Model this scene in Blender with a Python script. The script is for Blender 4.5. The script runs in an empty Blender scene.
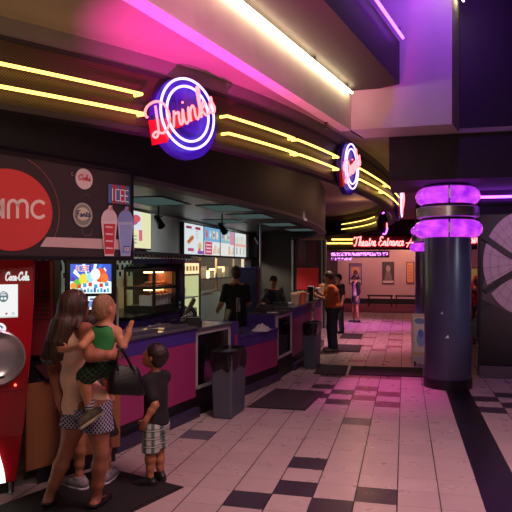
import bpy, bmesh, math, random
import numpy as np
from mathutils import Vector, Matrix
random.seed(7)
SC = bpy.context.scene
COL = SC.collection

# ------------------------------------------------------------------ camera
F_PX, EYE, HORIZON = 604.0, 1.72, 265.5
YAW = math.atan((404.3 - 256) / F_PX)
CY, SY = math.cos(YAW), math.sin(YAW)
cam_d = bpy.data.cameras.new('camera'); cam = bpy.data.objects.new('camera', cam_d); COL.objects.link(cam)
cam.location = (0, 0, EYE); cam.rotation_euler = (math.pi / 2, 0, YAW)
cam_d.sensor_width = 36; cam_d.lens = F_PX / 512 * 36; cam_d.shift_y = (HORIZON - 256) / 512
cam_d.clip_start = 0.05; cam_d.clip_end = 200
SC.camera = cam
SC.view_settings.view_transform = 'Standard'
SC.view_settings.look = 'None'
SC.view_settings.exposure = 0.0

def at(px, py, d):
    "survey point: picture position + distance along the view axis -> world"
    a = (px - 256) / F_PX * d
    return Vector((a * CY - d * SY, d * CY + a * SY, EYE - (py - HORIZON) / F_PX * d))

def srgb(h):
    h = h.lstrip('#'); o = []
    for i in (0, 2, 4):
        v = int(h[i:i + 2], 16) / 255
        o.append(v / 12.92 if v <= 0.04045 else ((v + 0.055) / 1.055) ** 2.4)
    return (o[0], o[1], o[2], 1.0)

# ------------------------------------------------------------------ materials
MATS = {}
def mat(name, col, rough=0.6, metal=0.0, noise=0.0, nscale=20.0, spec=0.5, bump=0.0, coat=0.0):
    if name in MATS: return MATS[name]
    m = bpy.data.materials.new(name); m.use_nodes = True; MATS[name] = m
    nt = m.node_tree; b = nt.nodes['Principled BSDF']
    c = srgb(col) if isinstance(col, str) else col
    b.inputs['Base Color'].default_value = c
    b.inputs['Roughness'].default_value = rough
    b.inputs['Metallic'].default_value = metal
    b.inputs['Specular IOR Level'].default_value = spec
    b.inputs['Coat Weight'].default_value = coat
    if noise or bump:
        tc = nt.nodes.new('ShaderNodeTexCoord'); n = nt.nodes.new('ShaderNodeTexNoise')
        n.inputs['Scale'].default_value = nscale; n.inputs['Detail'].default_value = 4
        nt.links.new(tc.outputs['Object'], n.inputs['Vector'])
        if noise:
            r = nt.nodes.new('ShaderNodeMixRGB'); r.blend_type = 'MULTIPLY'; r.inputs[0].default_value = 1
            r.inputs[1].default_value = c
            mr = nt.nodes.new('ShaderNodeMapRange')
            mr.inputs[1].default_value = .3; mr.inputs[2].default_value = .7
            mr.inputs[3].default_value = 1 - noise; mr.inputs[4].default_value = 1 + noise
            nt.links.new(n.outputs['Fac'], mr.inputs[0]); nt.links.new(mr.outputs[0], r.inputs[2])
            nt.links.new(r.outputs[0], b.inputs['Base Color'])
        if bump:
            bp = nt.nodes.new('ShaderNodeBump'); bp.inputs['Strength'].default_value = bump; bp.inputs['Distance'].default_value = .01
            nt.links.new(n.outputs['Fac'], bp.inputs['Height']); nt.links.new(bp.outputs[0], b.inputs['Normal'])
    return m

def emit(name, col, strength):
    if name in MATS: return MATS[name]
    m = bpy.data.materials.new(name); m.use_nodes = True; MATS[name] = m
    nt = m.node_tree; nt.nodes.clear()
    e = nt.nodes.new('ShaderNodeEmission'); o = nt.nodes.new('ShaderNodeOutputMaterial')
    e.inputs[0].default_value = srgb(col) if isinstance(col, str) else col
    e.inputs[1].default_value = strength
    nt.links.new(e.outputs[0], o.inputs[0])
    return m

def art_mat(name, strength=0.0):
    "surface whose printed colours are stored on the mesh; strength > 0 = back-lit screen"
    if name in MATS: return MATS[name]
    m = bpy.data.materials.new(name); m.use_nodes = True; MATS[name] = m
    nt = m.node_tree; b = nt.nodes['Principled BSDF']
    a = nt.nodes.new('ShaderNodeAttribute'); a.attribute_name = 'Col'
    if strength:
        b.inputs['Base Color'].default_value = (.02, .02, .02, 1)
        nt.links.new(a.outputs['Color'], b.inputs['Emission Color']); b.inputs['Emission Strength'].default_value = strength
        b.inputs['Roughness'].default_value = .3
    else:
        nt.links.new(a.outputs['Color'], b.inputs['Base Color']); b.inputs['Roughness'].default_value = .5
    return m

def math_mat(name, build, rough=.5, spec=.5, metal=0):
    m = bpy.data.materials.new(name); m.use_nodes = True; MATS[name] = m
    nt = m.node_tree; b = nt.nodes['Principled BSDF']
    b.inputs['Roughness'].default_value = rough; b.inputs['Specular IOR Level'].default_value = spec; b.inputs['Metallic'].default_value = metal
    tc = nt.nodes.new('ShaderNodeTexCoord'); sx = nt.nodes.new('ShaderNodeSeparateXYZ')
    nt.links.new(tc.outputs['Object'], sx.inputs[0])
    def M(op, a, b_=None, c_=None):
        n = nt.nodes.new('ShaderNodeMath'); n.operation = op
        for i, v in enumerate((a, b_, c_)):
            if v is None: continue
            if isinstance(v, (int, float)): n.inputs[i].default_value = v
            else: nt.links.new(v, n.inputs[i])
        return n.outputs[0]
    def mix(f, a, b_):
        n = nt.nodes.new('ShaderNodeMixRGB')
        for i, v in zip((0, 1, 2), (f, a, b_)):
            if isinstance(v, (int, float)): n.inputs[i].default_value = v
            elif isinstance(v, str): n.inputs[i].default_value = srgb(v)
            elif isinstance(v, tuple): n.inputs[i].default_value = v
            else: nt.links.new(v, n.inputs[i])
        return n.outputs[0]
    def noise(scale, stretch=(1, 1, 1), detail=3):
        mp = nt.nodes.new('ShaderNodeMapping'); mp.inputs['Scale'].default_value = stretch
        n = nt.nodes.new('ShaderNodeTexNoise'); n.inputs['Scale'].default_value = scale; n.inputs['Detail'].default_value = detail
        nt.links.new(tc.outputs['Object'], mp.inputs[0]); nt.links.new(mp.outputs[0], n.inputs['Vector'])
        return n.outputs['Fac']
    col = build(sx.outputs[0], sx.outputs[1], sx.outputs[2], M, mix, noise, nt, b)
    nt.links.new(col, b.inputs['Base Color'])
    return m

# ------------------------------------------------------------------ mesh builder
class MB:
    def __init__(s): s.v = []; s.f = []; s.m = []; s.c = []
    def add(s, vs, fs, mi=0, col=None):
        o = len(s.v); s.v += [tuple(v) for v in vs]
        for f in fs: s.f.append([o + i for i in f]); s.m.append(mi); s.c.append(col)
        return s
    def box(s, c, size, rz=0.0, mi=0, taper=1.0, mtx=None):
        hx, hy, hz = size[0] / 2, size[1] / 2, size[2] / 2
        vs = [(-hx, -hy, -hz), (hx, -hy, -hz), (hx, hy, -hz), (-hx, hy, -hz),
              (-hx * taper, -hy * taper, hz), (hx * taper, -hy * taper, hz), (hx * taper, hy * taper, hz), (-hx * taper, hy * taper, hz)]
        R = mtx if mtx is not None else Matrix.Rotation(rz, 3, 'Z')
        vs = [R @ Vector(v) + Vector(c) for v in vs]
        return s.add(vs, [(0, 3, 2, 1), (4, 5, 6, 7), (0, 1, 5, 4), (1, 2, 6, 5), (2, 3, 7, 6), (3, 0, 4, 7)], mi)
    def prism(s, poly, z0, z1, mi=0):
        n = len(poly)
        a = sum(poly[i][0] * poly[(i + 1) % n][1] - poly[(i + 1) % n][0] * poly[i][1] for i in range(n))
        if a < 0: poly = poly[::-1]
        vs = [(p[0], p[1], z0) for p in poly] + [(p[0], p[1], z1) for p in poly]
        fs = [list(range(n))[::-1], list(range(n, 2 * n))] + [(i, (i + 1) % n, n + (i + 1) % n, n + i) for i in range(n)]
        return s.add(vs, fs, mi)
    def quad(s, a, b, c, d, mi=0, col=None): return s.add([a, b, c, d], [(0, 1, 2, 3)], mi, col)
    def lathe(s, prof, c=(0, 0, 0), n=32, mi=0, R=None):
        vs = []; fs = []
        for r, z in prof:
            for k in range(n):
                t = 2 * math.pi * k / n; p = Vector((r * math.cos(t), r * math.sin(t), z))
                if R is not None: p = R @ p
                vs.append(p + Vector(c))
        for i in range(len(prof) - 1):
            for k in range(n):
                fs.append((i * n + k, i * n + (k + 1) % n, (i + 1) * n + (k + 1) % n, (i + 1) * n + k))
        fs.append(list(range(n))[::-1]); fs.append([(len(prof) - 1) * n + k for k in range(n)])
        return s.add(vs, fs, mi)
    def tube(s, pts, r, n=8, mi=0, closed=False, cap=True):
        pts = [Vector(p) for p in pts]; N = len(pts); vs = []; fs = []
        up = None
        for i in range(N):
            if closed: t = pts[(i + 1) % N] - pts[i - 1]
            else: t = pts[min(i + 1, N - 1)] - pts[max(i - 1, 0)]
            if t.length < 1e-9: t = Vector((0, 0, 1))
            t.normalize()
            if up is None:
                up = Vector((0, 0, 1)) if abs(t.z) < .9 else Vector((1, 0, 0))
            a = t.cross(up)
            if a.length < 1e-6: a = t.orthogonal()
            a.normalize(); b = a.cross(t).normalized(); up = b
            rr = r[i] if isinstance(r, (list, tuple)) else r
            for k in range(n):
                th = 2 * math.pi * k / n
                vs.append(pts[i] + (a * math.cos(th) + b * math.sin(th)) * rr)
        for i in range(N if closed else N - 1):
            j = (i + 1) % N
            for k in range(n): fs.append((i * n + k, j * n + k, j * n + (k + 1) % n, i * n + (k + 1) % n))
        if not closed and cap:
            fs.append([k for k in range(n)]); fs.append([(N - 1) * n + k for k in range(n)][::-1])
        return s.add(vs, fs, mi)
    def strip(s, pts, z0, z1, th=0.0, mi=0):
        "vertical wall along a plan polyline; th = thickness to the left of travel"
        n = len(pts)
        if th == 0:
            vs = [(p[0], p[1], z0) for p in pts] + [(p[0], p[1], z1) for p in pts]
            return s.add(vs, [(i, i + 1, n + i + 1, n + i) for i in range(n - 1)], mi)
        off = offset(pts, th)
        vs = [(p[0], p[1], z) for z in (z0, z1) for p in pts] + [(p[0], p[1], z) for z in (z0, z1) for p in off]
        fs = []
        for i in range(n - 1):
            fs += [(i, i + 1, n + i + 1, n + i), (3 * n + i, 3 * n + i + 1, 2 * n + i + 1, 2 * n + i),
                   (2 * n + i, 2 * n + i + 1, i + 1, i), (n + i, n + i + 1, 3 * n + i + 1, 3 * n + i)]
        fs += [(0, n, 3 * n, 2 * n), (n - 1, 3 * n - 1, 4 * n - 1, 2 * n - 1)]
        return s.add(vs, fs, mi)

def offset(pts, d):
    out = []
    for i in range(len(pts)):
        a = Vector(pts[max(i - 1, 0)][:2]); b = Vector(pts[min(i + 1, len(pts) - 1)][:2])
        t = (b - a).normalized(); n = Vector((-t.y, t.x))
        out.append((pts[i][0] + n.x * d, pts[i][1] + n.y * d))
    return out

def spline(P, n=10, closed=False):
    P = [Vector(p) for p in P]; out = []; N = len(P)
    rng = range(N) if closed else range(N - 1)
    for i in rng:
        if closed: p0, p1, p2, p3 = P[i - 1], P[i], P[(i + 1) % N], P[(i + 2) % N]
        else: p0, p1, p2, p3 = P[max(i - 1, 0)], P[i], P[i + 1], P[min(i + 2, N - 1)]
        for k in range(n):
            t = k / n
            out.append(0.5 * ((2 * p1) + (p2 - p0) * t + (2 * p0 - 5 * p1 + 4 * p2 - p3) * t * t + (3 * p1 - p0 - 3 * p2 + p3) * t ** 3))
    if not closed: out.append(P[-1].copy())
    return out

def link(name, me, mats, parent=None, smooth=None, bevel=0.0):
    o = bpy.data.objects.new(name, me); COL.objects.link(o)
    for m in (mats if isinstance(mats, (list, tuple)) else [mats]): me.materials.append(m)
    if parent is not None:
        o.parent = parent
        o.matrix_parent_inverse = Matrix.Identity(4) if parent.get('_local') else Matrix.Translation(-Vector(parent.get('_base', (0, 0, 0))))
    if bevel:
        b = o.modifiers.new('bevel', 'BEVEL'); b.width = bevel; b.segments = 2; b.limit_method = 'ANGLE'; b.angle_limit = .6
    if smooth:
        me.polygons.foreach_set('use_smooth', [True] * len(me.polygons))
    return o

def obj(name, mb, mats, parent=None, smooth=False, bevel=0.0, fix=True):
    me = bpy.data.meshes.new(name)
    me.from_pydata(mb.v, [], mb.f)
    for p, mi in zip(me.polygons, mb.m): p.material_index = mi
    if any(c is not None for c in mb.c):
        ca = me.color_attributes.new('Col', 'FLOAT_COLOR', 'CORNER'); k = 0
        for f, c in zip(mb.f, mb.c):
            for _ in f: ca.data[k].color = c or (0, 0, 0, 1); k += 1
    if fix:
        bm = bmesh.new(); bm.from_mesh(me); bmesh.ops.recalc_face_normals(bm, faces=bm.faces); bm.to_mesh(me); bm.free()
    me.update()
    o = link(name, me, mats, parent, None, bevel)
    if smooth:
        me.polygons.foreach_set('use_smooth', [True] * len(me.polygons))
        try: me.set_sharp_from_angle(angle=math.radians(38))
        except Exception: pass
    return o

def tag(o, label, cat, group=None, kind=None):
    o['label'] = label; o['category'] = cat
    if group: o['group'] = group
    if kind: o['kind'] = kind
    return o
def thing(name, label, cat, loc=(0, 0, 0), rz=0.0, group=None, local=False, kind=None):
    "an Empty at the thing's base; local=True: parts are built round the origin, else in world coordinates"
    o = bpy.data.objects.new(name, None); COL.objects.link(o); o.empty_display_size = .1
    o.location = loc; o.rotation_euler = (0, 0, rz); o['_base'] = tuple(loc)
    if local: o['_local'] = 1
    return tag(o, label, cat, group, kind)
def struct(name, mb, m, parent=None, **k):
    o = obj(name, mb, m, parent, **k)
    if parent is None: o['kind'] = 'structure'
    return o
def dup(root, loc, rz, label, group=None):
    r = root.copy(); COL.objects.link(r); r.location = loc; r.rotation_euler = (0, 0, rz); r['label'] = label
    if group: r['group'] = group
    for ch in list(root.children):
        c = ch.copy(); COL.objects.link(c); c.parent = r
        for g in list(ch.children):
            d = g.copy(); COL.objects.link(d); d.parent = c
    return r

# ------------------------------------------------------------------ flat printed artwork (boards, screens, posters)
class Art:
    "shapes in the (u, v) metres of a flat panel with origin O and axes U, V (unit); layers are stacked by 0.8 mm"
    def __init__(s, O, U, V, lift=.0008):
        s.O = Vector(O); s.U = Vector(U).normalized(); s.V = Vector(V).normalized(); s.N = s.U.cross(s.V).normalized(); s.mb = MB(); s.k = 0; s.lift = lift
    def P(s, u, v): return s.O + s.U * u + s.V * v + s.N * (s.k * s.lift)
    def poly(s, pts, col):
        s.k += 1
        s.mb.add([s.P(*p) for p in pts], [list(range(len(pts)))], 0, srgb(col) if isinstance(col, str) else col); return s
    def rect(s, u0, v0, u1, v1, col): return s.poly([(u0, v0), (u1, v0), (u1, v1), (u0, v1)], col)
    def disc(s, u, v, ru, rv, col, n=28): return s.poly([(u + ru * math.cos(2 * math.pi * k / n), v + rv * math.sin(2 * math.pi * k / n)) for k in range(n)], col)
    def ribbon(s, strokes, w, col, closed=False):
        s.k += 1; c = srgb(col) if isinstance(col, str) else col
        for st in strokes:
            L = []; n = len(st)
            for i in range(n):
                a = Vector(st[max(i - 1, 0)]); b = Vector(st[min(i + 1, n - 1)]); t = (b - a)
                if t.length < 1e-9: t = Vector((1, 0))
                t.normalize(); nn = Vector((-t.y, t.x)) * (w / 2)
                p = Vector(st[i])
                if i == 0: p = p - t * w * .4
                if i == n - 1: p = p + t * w * .4
                L.append((p + nn, p - nn))
            for i in range(n - 1):
                q = [L[i][1], L[i + 1][1], L[i + 1][0], L[i][0]]
                s.mb.add([s.P(*x) for x in q], [(0, 1, 2, 3)], 0, c)
        return s
    def ring(s, u, v, ru, rv, w, col, a0=0, a1=360, n=40):
        pts = [(u + ru * math.cos(math.radians(a0 + (a1 - a0) * k / n)), v + rv * math.sin(math.radians(a0 + (a1 - a0) * k / n))) for k in range(n + 1)]
        return s.ribbon([pts], w, col)
    def done(s, name, m, parent): return obj(name, s.mb, m, parent, fix=False)

# ------------------------------------------------------------------ script lettering (single-stroke glyphs; x-height 1, ascender 2)
G = {
 'D': (1.75, [[(.55, 1.85), (.45, 1.0), (.3, .2), (.0, -.1), (-.25, .1), (.1, .25), (.7, .0), (1.3, .3), (1.6, 1.0), (1.35, 1.75), (.7, 2.1), (-.1, 2.0), (-.5, 1.6), (-.35, 1.3)]]),
 'T': (1.5, [[(-.2, 1.5), (.0, 1.9), (.7, 1.8), (1.5, 2.05)], [(.8, 1.85), (.7, 1.0), (.5, .2), (.2, .0), (.0, .25)]]),
 'E': (1.4, [[(1.25, 1.7), (.9, 2.05), (.45, 1.75), (.5, 1.2), (.9, 1.05), (.3, .9), (.1, .4), (.45, .0), (.95, .1), (1.3, .4)]]),
 'C': (1.5, [[(1.3, 1.5), (1.25, 1.95), (.7, 1.9), (.15, 1.2), (.15, .4), (.55, .0), (1.05, .15), (1.4, .5)]]),
 'P': (1.5, [[(.5, 1.9), (.4, 1.0), (.2, .0)], [(.1, 1.5), (.5, 2.0), (1.2, 1.9), (1.3, 1.3), (.9, .95), (.45, 1.0)]]),
 'F': (1.3, [[(.0, 1.6), (.3, 1.95), (1.3, 2.05)], [(.6, 1.95), (.5, 1.0), (.35, .1), (.05, .0)], [(.2, 1.0), (.95, 1.1)]]),
 'r': (.9, [[(.0, .1), (.3, .9), (.32, 1.1), (.45, .9), (.75, .92), (.68, .5), (.72, .1), (.95, .15)]]),
 'i': (.65, [[(.0, .1), (.3, 1.0), (.25, .3), (.4, .0), (.65, .15)], [(.42, 1.4), (.46, 1.5)]]),
 'n': (1.1, [[(.0, .1), (.22, 1.0), (.2, .02), (.3, .6), (.6, 1.0), (.78, .8), (.75, .25), (.88, .0), (1.1, .15)]]),
 'k': (1.1, [[(.0, .1), (.4, 1.2), (.52, 2.0), (.32, 2.0), (.24, 1.0), (.2, .0), (.35, .6), (.7, 1.0), (.8, .75), (.4, .5), (.65, .1), (.85, .0), (1.1, .15)]]),
 's': (.8, [[(.0, .1), (.45, 1.1), (.5, .7), (.65, .3), (.45, .0), (.1, .1)]]),
 'h': (1.1, [[(.0, .1), (.4, 1.2), (.5, 2.0), (.32, 2.0), (.24, 1.0), (.2, .0), (.35, .65), (.65, 1.0), (.78, .75), (.75, .2), (.9, .0), (1.1, .15)]]),
 'e': (.85, [[(.0, .2), (.45, .5), (.5, .9), (.25, 1.0), (.1, .5), (.3, .02), (.6, .05), (.85, .25)]]),
 'a': (1.1, [[(.75, .85), (.4, 1.0), (.1, .6), (.15, .1), (.5, .1), (.78, .9), (.75, .2), (.88, .0), (1.1, .15)]]),
 't': (.75, [[(.0, .1), (.35, 1.1), (.42, 1.7), (.3, .5), (.4, .0), (.75, .15)], [(.1, 1.2), (.65, 1.25)]]),
 'c': (.8, [[(.65, .8), (.4, 1.0), (.12, .6), (.2, .05), (.5, .0), (.8, .2)]]),
 'o': (1.0, [[(.5, 1.0), (.15, .75), (.15, .2), (.45, .0), (.75, .3), (.75, .8), (.5, 1.0), (.7, .85), (1.0, .9)]]),
 'l': (.65, [[(.0, .1), (.4, 1.2), (.5, 2.0), (.3, 2.0), (.25, .6), (.35, .0), (.65, .15)]]),
 'p': (1.1, [[(.0, .1), (.3, 1.0), (.1, -.9)], [(.25, .6), (.6, 1.0), (.9, .7), (.8, .1), (.4, .0), (.25, .2)]]),
 'm': (1.6, [[(.0, .1), (.2, 1.0), (.2, .0), (.35, .8), (.6, 1.0), (.7, .7), (.7, .0), (.85, .8), (1.1, 1.0), (1.22, .7), (1.2, .2), (1.35, .0), (1.6, .15)]]),
 '-': (.8, [[(.1, .55), (.65, .6)]]), ' ': (.7, []),
}
def script(text, n=6, slant=.15):
    out = []; x = 0
    for ch in text:
        w, sts = G[ch]
        for st in sts:
            P = [p for p in spline([(p[0] + x + p[1] * slant, p[1], 0) for p in st], n)]
            out.append([(p.x, p.y) for p in P])
        x += w
    return out, x
def fit(strokes, total, u0, v0, width, height_x, rot=0.0):
    s = width / total; c, sn = math.cos(rot), math.sin(rot); r = []
    for st in strokes:
        r.append([(u0 + (x * s) * c - (y * height_x) * sn, v0 + (x * s) * sn + (y * height_x) * c) for x, y in st])
    return r
# plain block letters from bars in a 1 x 1 cell
BLK = {'I': [[(.5, 0), (.5, 1)]], 'C': [[(1, 1), (.1, 1), (.1, 0), (1, 0)]], 'E': [[(1, 1), (.1, 1), (.1, 0), (1, 0)], [(.1, .5), (.85, .5)]],
       'T': [[(0, 1), (1, 1)], [(.5, 1), (.5, 0)]], 'L': [[(.1, 1), (.1, 0), (.95, 0)]],
       '6': [[(.9, .95), (.45, .95), (.15, .6), (.1, .25), (.4, .02), (.8, .12), (.85, .4), (.55, .55), (.15, .4)]]}
def block(text, u0, v0, w, h, gap=.3):
    n = len(text); cw = w / (n + gap * (n - 1)); out = []
    for i, ch in enumerate(text):
        for st in BLK[ch]: out.append([(u0 + i * cw * (1 + gap) + x * cw, v0 + y * h) for x, y in st])
    return out
# ================================================================== SETTING
TW = .305; TX0, TY0 = -.051, 4.45
def tile_builder(c1, c2, grout):
    def build(x, y, z, M, mix, noise, nt, b):
        ux = M('DIVIDE', M('SUBTRACT', x, TX0), TW); uy = M('DIVIDE', M('SUBTRACT', y, TY0), TW)
        fx = M('FRACT', ux); fy = M('FRACT', uy)
        gx = M('LESS_THAN', M('MINIMUM', fx, M('SUBTRACT', 1, fx)), .016)
        gy = M('LESS_THAN', M('MINIMUM', fy, M('SUBTRACT', 1, fy)), .009)
        wn = nt.nodes.new('ShaderNodeTexWhiteNoise'); wn.noise_dimensions = '2D'
        cb = nt.nodes.new('ShaderNodeCombineXYZ'); nt.links.new(M('FLOOR', ux), cb.inputs[0]); nt.links.new(M('FLOOR', uy), cb.inputs[1])
        nt.links.new(cb.outputs[0], wn.inputs['Vector'])
        base = mix(M('MULTIPLY', wn.outputs['Value'], .6), c1, c2)
        base = mix(M('MULTIPLY', noise(3.0), .25), base, '#6a5f5c')
        c = mix(M('MULTIPLY', gy, .65), base, grout)
        c = mix(M('MULTIPLY', gx, .95), c, grout)
        r = M('ADD', M('MULTIPLY', noise(5.0), .2), .2); r = M('ADD', r, M('MULTIPLY', gx, .3))
        nt.links.new(r, b.inputs['Roughness'])
        return c
    return build
m_tile = math_mat('floor_tile_light', tile_builder('#a99a96', '#9c8d8a', '#1c1418'), spec=.45)
m_tile_d = math_mat('floor_tile_dark', tile_builder('#2a2036', '#241c30', '#120d14'), spec=.45)
m_tile_g = math_mat('floor_tile_grey', tile_builder('#53525c', '#4c4b55', '#1c1418'), spec=.45)
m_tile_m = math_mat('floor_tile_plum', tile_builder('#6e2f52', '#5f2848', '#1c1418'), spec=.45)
m_tile_k = mat('floor_strip_black', '#120d16', .3, noise=.2, nscale=4)
DARK = {(-4, -1), (-4, 11), (-4, 13), (-4, 16), (-3, 0), (-3, 2), (-3, 10), (-3, 12), (-2, -1), (-1, 0), (3, 10), (3, 12), (4, 11), (4, 13), (5, 10), (5, 12)}
GREY = {(-7, 4), (-2, 7)}
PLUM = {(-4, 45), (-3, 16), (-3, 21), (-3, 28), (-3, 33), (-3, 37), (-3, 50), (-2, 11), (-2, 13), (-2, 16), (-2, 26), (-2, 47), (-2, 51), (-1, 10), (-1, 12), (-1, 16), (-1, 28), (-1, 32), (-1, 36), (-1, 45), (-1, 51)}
fl = MB()
for i in range(-26, 24):
    for j in range(-24, 59):
        x0 = TX0 + i * TW; y0 = TY0 + j * TW
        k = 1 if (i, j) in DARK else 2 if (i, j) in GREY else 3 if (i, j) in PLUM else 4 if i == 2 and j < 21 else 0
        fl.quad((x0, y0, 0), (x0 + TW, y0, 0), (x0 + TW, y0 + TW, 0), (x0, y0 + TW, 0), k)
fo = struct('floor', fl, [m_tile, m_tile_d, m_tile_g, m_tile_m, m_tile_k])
# carpet at the far end
YC = TY0 + 59 * TW
m_carpet = mat('carpet_red', '#5a1f2c', .95, noise=.3, nscale=12)
struct('floor_carpet', MB().prism([(-8, YC), (7.2, YC), (7.2, 27.7), (-8, 27.7)], -.05, 0.004), m_carpet)

# plan curves -------------------------------------------------------
RING = [(-4.9, .6), (-4.1, 1.85), (-3.4, 2.75), (-2.72, 3.63), (-2.09, 4.55), (-1.645, 5.37), (-1.2, 6.55), (-.84, 7.93), (-.52, 9.6), (-.29, 11.3), (-.16, 13.2), (-.2, 14.9), (-.42, 16.8), (-1.1, 19.3), (-2.5, 21.8), (-4.2, 23.6)]
DRUM = [(-4.9, 1.3), (-3.8, 2.5), (-2.98, 3.72), (-2.42, 4.9), (-2.2, 5.9), (-2.02, 7.0), (-1.8, 8.4), (-1.67, 10), (-1.67, 12.2), (-1.86, 14.6), (-2.2, 16.0), (-2.75, 16.9), (-3.4, 17.4)]
ring = [tuple(p[:2]) for p in spline([(a, b, 0) for a, b in RING], 14)]
drum = [tuple(p[:2]) for p in spline([(a, b, 0) for a, b in DRUM], 10)]
ZC = 3.45
m_ceil = mat('ceiling_tan', '#8d7f78', .75, noise=.06, nscale=3)
m_grey = mat('soffit_grey', '#6f6766', .7, noise=.06, nscale=3)
m_drum = mat('drum_dark', '#1e1826', .65, noise=.1, nscale=2)
m_dark = mat('dark_plaster', '#231a26', .7, noise=.1, nscale=2)
m_white = mat('white_plaster', '#b9b2ae', .7, noise=.05, nscale=4)
# perforated metal behind the neon
def perf(x, y, z, M, mix, noise, nt, b):
    s = M('MULTIPLY', M('SINE', M('MULTIPLY', M('ADD', M('MULTIPLY', x, .7), y), 260)), M('SINE', M('MULTIPLY', z, 260)))
    nt.links.new(M('ADD', M('MULTIPLY', M('GREATER_THAN', s, .2), -.0), .42), b.inputs['Roughness'])
    return mix(M('GREATER_THAN', s, .1), '#5a4a34', '#191310')
m_perf = math_mat('perforated_metal', perf, rough=.45, metal=.45)

# ceiling (left of the coffer) up to the lip line of the coffer
U = Vector((.227, .974)); P0 = Vector((-.66, 7.78))
lip = lambda t: (P0.x + U.x * t, P0.y + U.y * t)
ins = lambda t: (lip(t)[0] - .04, lip(t)[1])
mb = MB().prism([ins(-10), ins(0), (P0.x + .10, P0.y + .56), (.72, 8.3), (5.6, 8.3), (5.6, 31), (-6.3, 31), (-6.3, -2.5)], ZC, ZC + .06)
struct('ceiling', mb, m_ceil)
# ring band : grey top lip, perforated middle
mb = MB(); mb.strip(ring, 2.83, 3.30, th=.10)
struct('trim_1', mb, m_perf)
mb = MB(); mb.strip(ring, 3.30, ZC, th=.14)
struct('trim_2', mb, m_grey, smooth=False)
mb = MB(); mb.strip(offset(ring, -.012), 2.80, 2.845, th=.12); mb.strip(offset(ring, -.012), 3.285, 3.315, th=.1)
struct('trim_3', mb, m_dark)
# inner drum over the counter
mb = MB(); mb.strip(drum, 2.5, ZC, th=.16)
struct('wall_drum', mb, m_drum, smooth=True)
mb = MB(); mb.strip(offset(drum, -.02), 2.485, 2.53, th=.2)
struct('trim_4', mb, mat('drum_lip', '#4a434c', .5))
# kitchen ceiling
kc = offset(drum, .1)
mb = MB().prism(list(kc) + [(-6.4, 17.4), (-6.4, 1.5)], 2.64, 2.70)
def ktile(x, y, z, M, mix, noise, nt, b):
    g = M('MAXIMUM', M('LESS_THAN', M('FRACT', M('DIVIDE', x, .61)), .045), M('LESS_THAN', M('FRACT', M('DIVIDE', y, 1.22)), .022))
    return mix(M('MULTIPLY', g, .8), '#26262a', '#5c6060')
struct('ceiling_kitchen', mb, math_mat('kitchen_ceiling_tile', ktile, rough=.38))

# kitchen back wall (X = -4.3): white above, mosaic below, hatch to the kitchen behind
XW = -4.3
m_wallw = mat('kitchen_wall_white', '#b9b8b6', .6, noise=.05, nscale=3)
def mosaic(x, y, z, M, mix, noise, nt, b):
    h = .11
    r = M('FLOOR', M('DIVIDE', z, h)); odd = M('MODULO', r, 2)
    fy = M('FRACT', M('ADD', M('DIVIDE', y, .16), M('MULTIPLY', odd, .5)))
    fz = M('FRACT', M('DIVIDE', z, h))
    blk = M('MULTIPLY', M('LESS_THAN', fy, .42), M('LESS_THAN', fz, .78))
    band = M('GREATER_THAN', z, 1.55)
    return mix(M('MULTIPLY', blk, band), '#b4c0b2', '#15171b')
m_mos = math_mat('mosaic_tile', mosaic, rough=.25)
mb = MB()
mb.prism([(XW, 1.2), (XW, 17), (XW - .1, 17), (XW - .1, 1.2)], 1.93, 2.64, 0)
mb.prism([(XW - .02, 1.2), (XW - .02, 11.9), (XW - .1, 11.9), (XW - .1, 1.2)], 0, 1.93, 1)
mb.prism([(XW - .02, 11.9), (XW - .02, 16.2), (XW - .1, 16.2), (XW - .1, 11.9)], 0, 1.05, 1)
mb.prism([(XW - .02, 16.2), (XW - .02, 17), (XW - .1, 17), (XW - .1, 16.2)], 0, 1.93, 0)
struct('wall_left', mb, [m_wallw, m_mos])
struct('trim_5', MB().box((XW + .03, 9.1, 1.93), (.08, 15.7, .05)), mat('trim_dark', '#2b2a2e', .5))
# back kitchen seen through the hatch
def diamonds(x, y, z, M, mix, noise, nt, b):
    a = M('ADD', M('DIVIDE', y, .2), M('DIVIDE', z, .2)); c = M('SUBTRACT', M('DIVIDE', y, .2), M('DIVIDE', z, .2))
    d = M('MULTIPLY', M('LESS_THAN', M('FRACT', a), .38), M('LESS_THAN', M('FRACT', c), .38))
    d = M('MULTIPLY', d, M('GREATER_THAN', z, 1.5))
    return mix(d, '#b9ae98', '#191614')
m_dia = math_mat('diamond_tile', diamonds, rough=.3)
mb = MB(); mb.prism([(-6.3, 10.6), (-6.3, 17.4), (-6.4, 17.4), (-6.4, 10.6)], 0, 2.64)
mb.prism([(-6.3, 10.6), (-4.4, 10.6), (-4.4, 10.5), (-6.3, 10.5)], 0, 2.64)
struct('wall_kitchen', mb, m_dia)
# partition behind the front cashier
struct('wall_back', MB().prism([(-6.4, 17.0), (-3.05, 17.0), (-3.05, 17.15), (-6.4, 17.15)], 0, 2.64), mat('partition_brown', '#241d20', .6))
# far hall: left side wall and pink end wall
struct('wall_hall', MB().prism([(-2.95, 17.2), (-2.95, 27.6), (-3.1, 27.6), (-3.1, 17.2)], 0, ZC), mat('hall_dark', '#221a20', .7))
m_pink = mat('far_wall_pink', '#c09a98', .7, noise=.05, nscale=2)
struct('wall_far', MB().prism([(-8, 27.6), (7.2, 27.6), (7.2, 27.75), (-8, 27.75)], 0, ZC), m_pink)
struct('baseboard_far', MB().box((0, 27.57, .12), (14, .05, .24)), mat('baseboard_dark', '#1d1218', .6))
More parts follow.
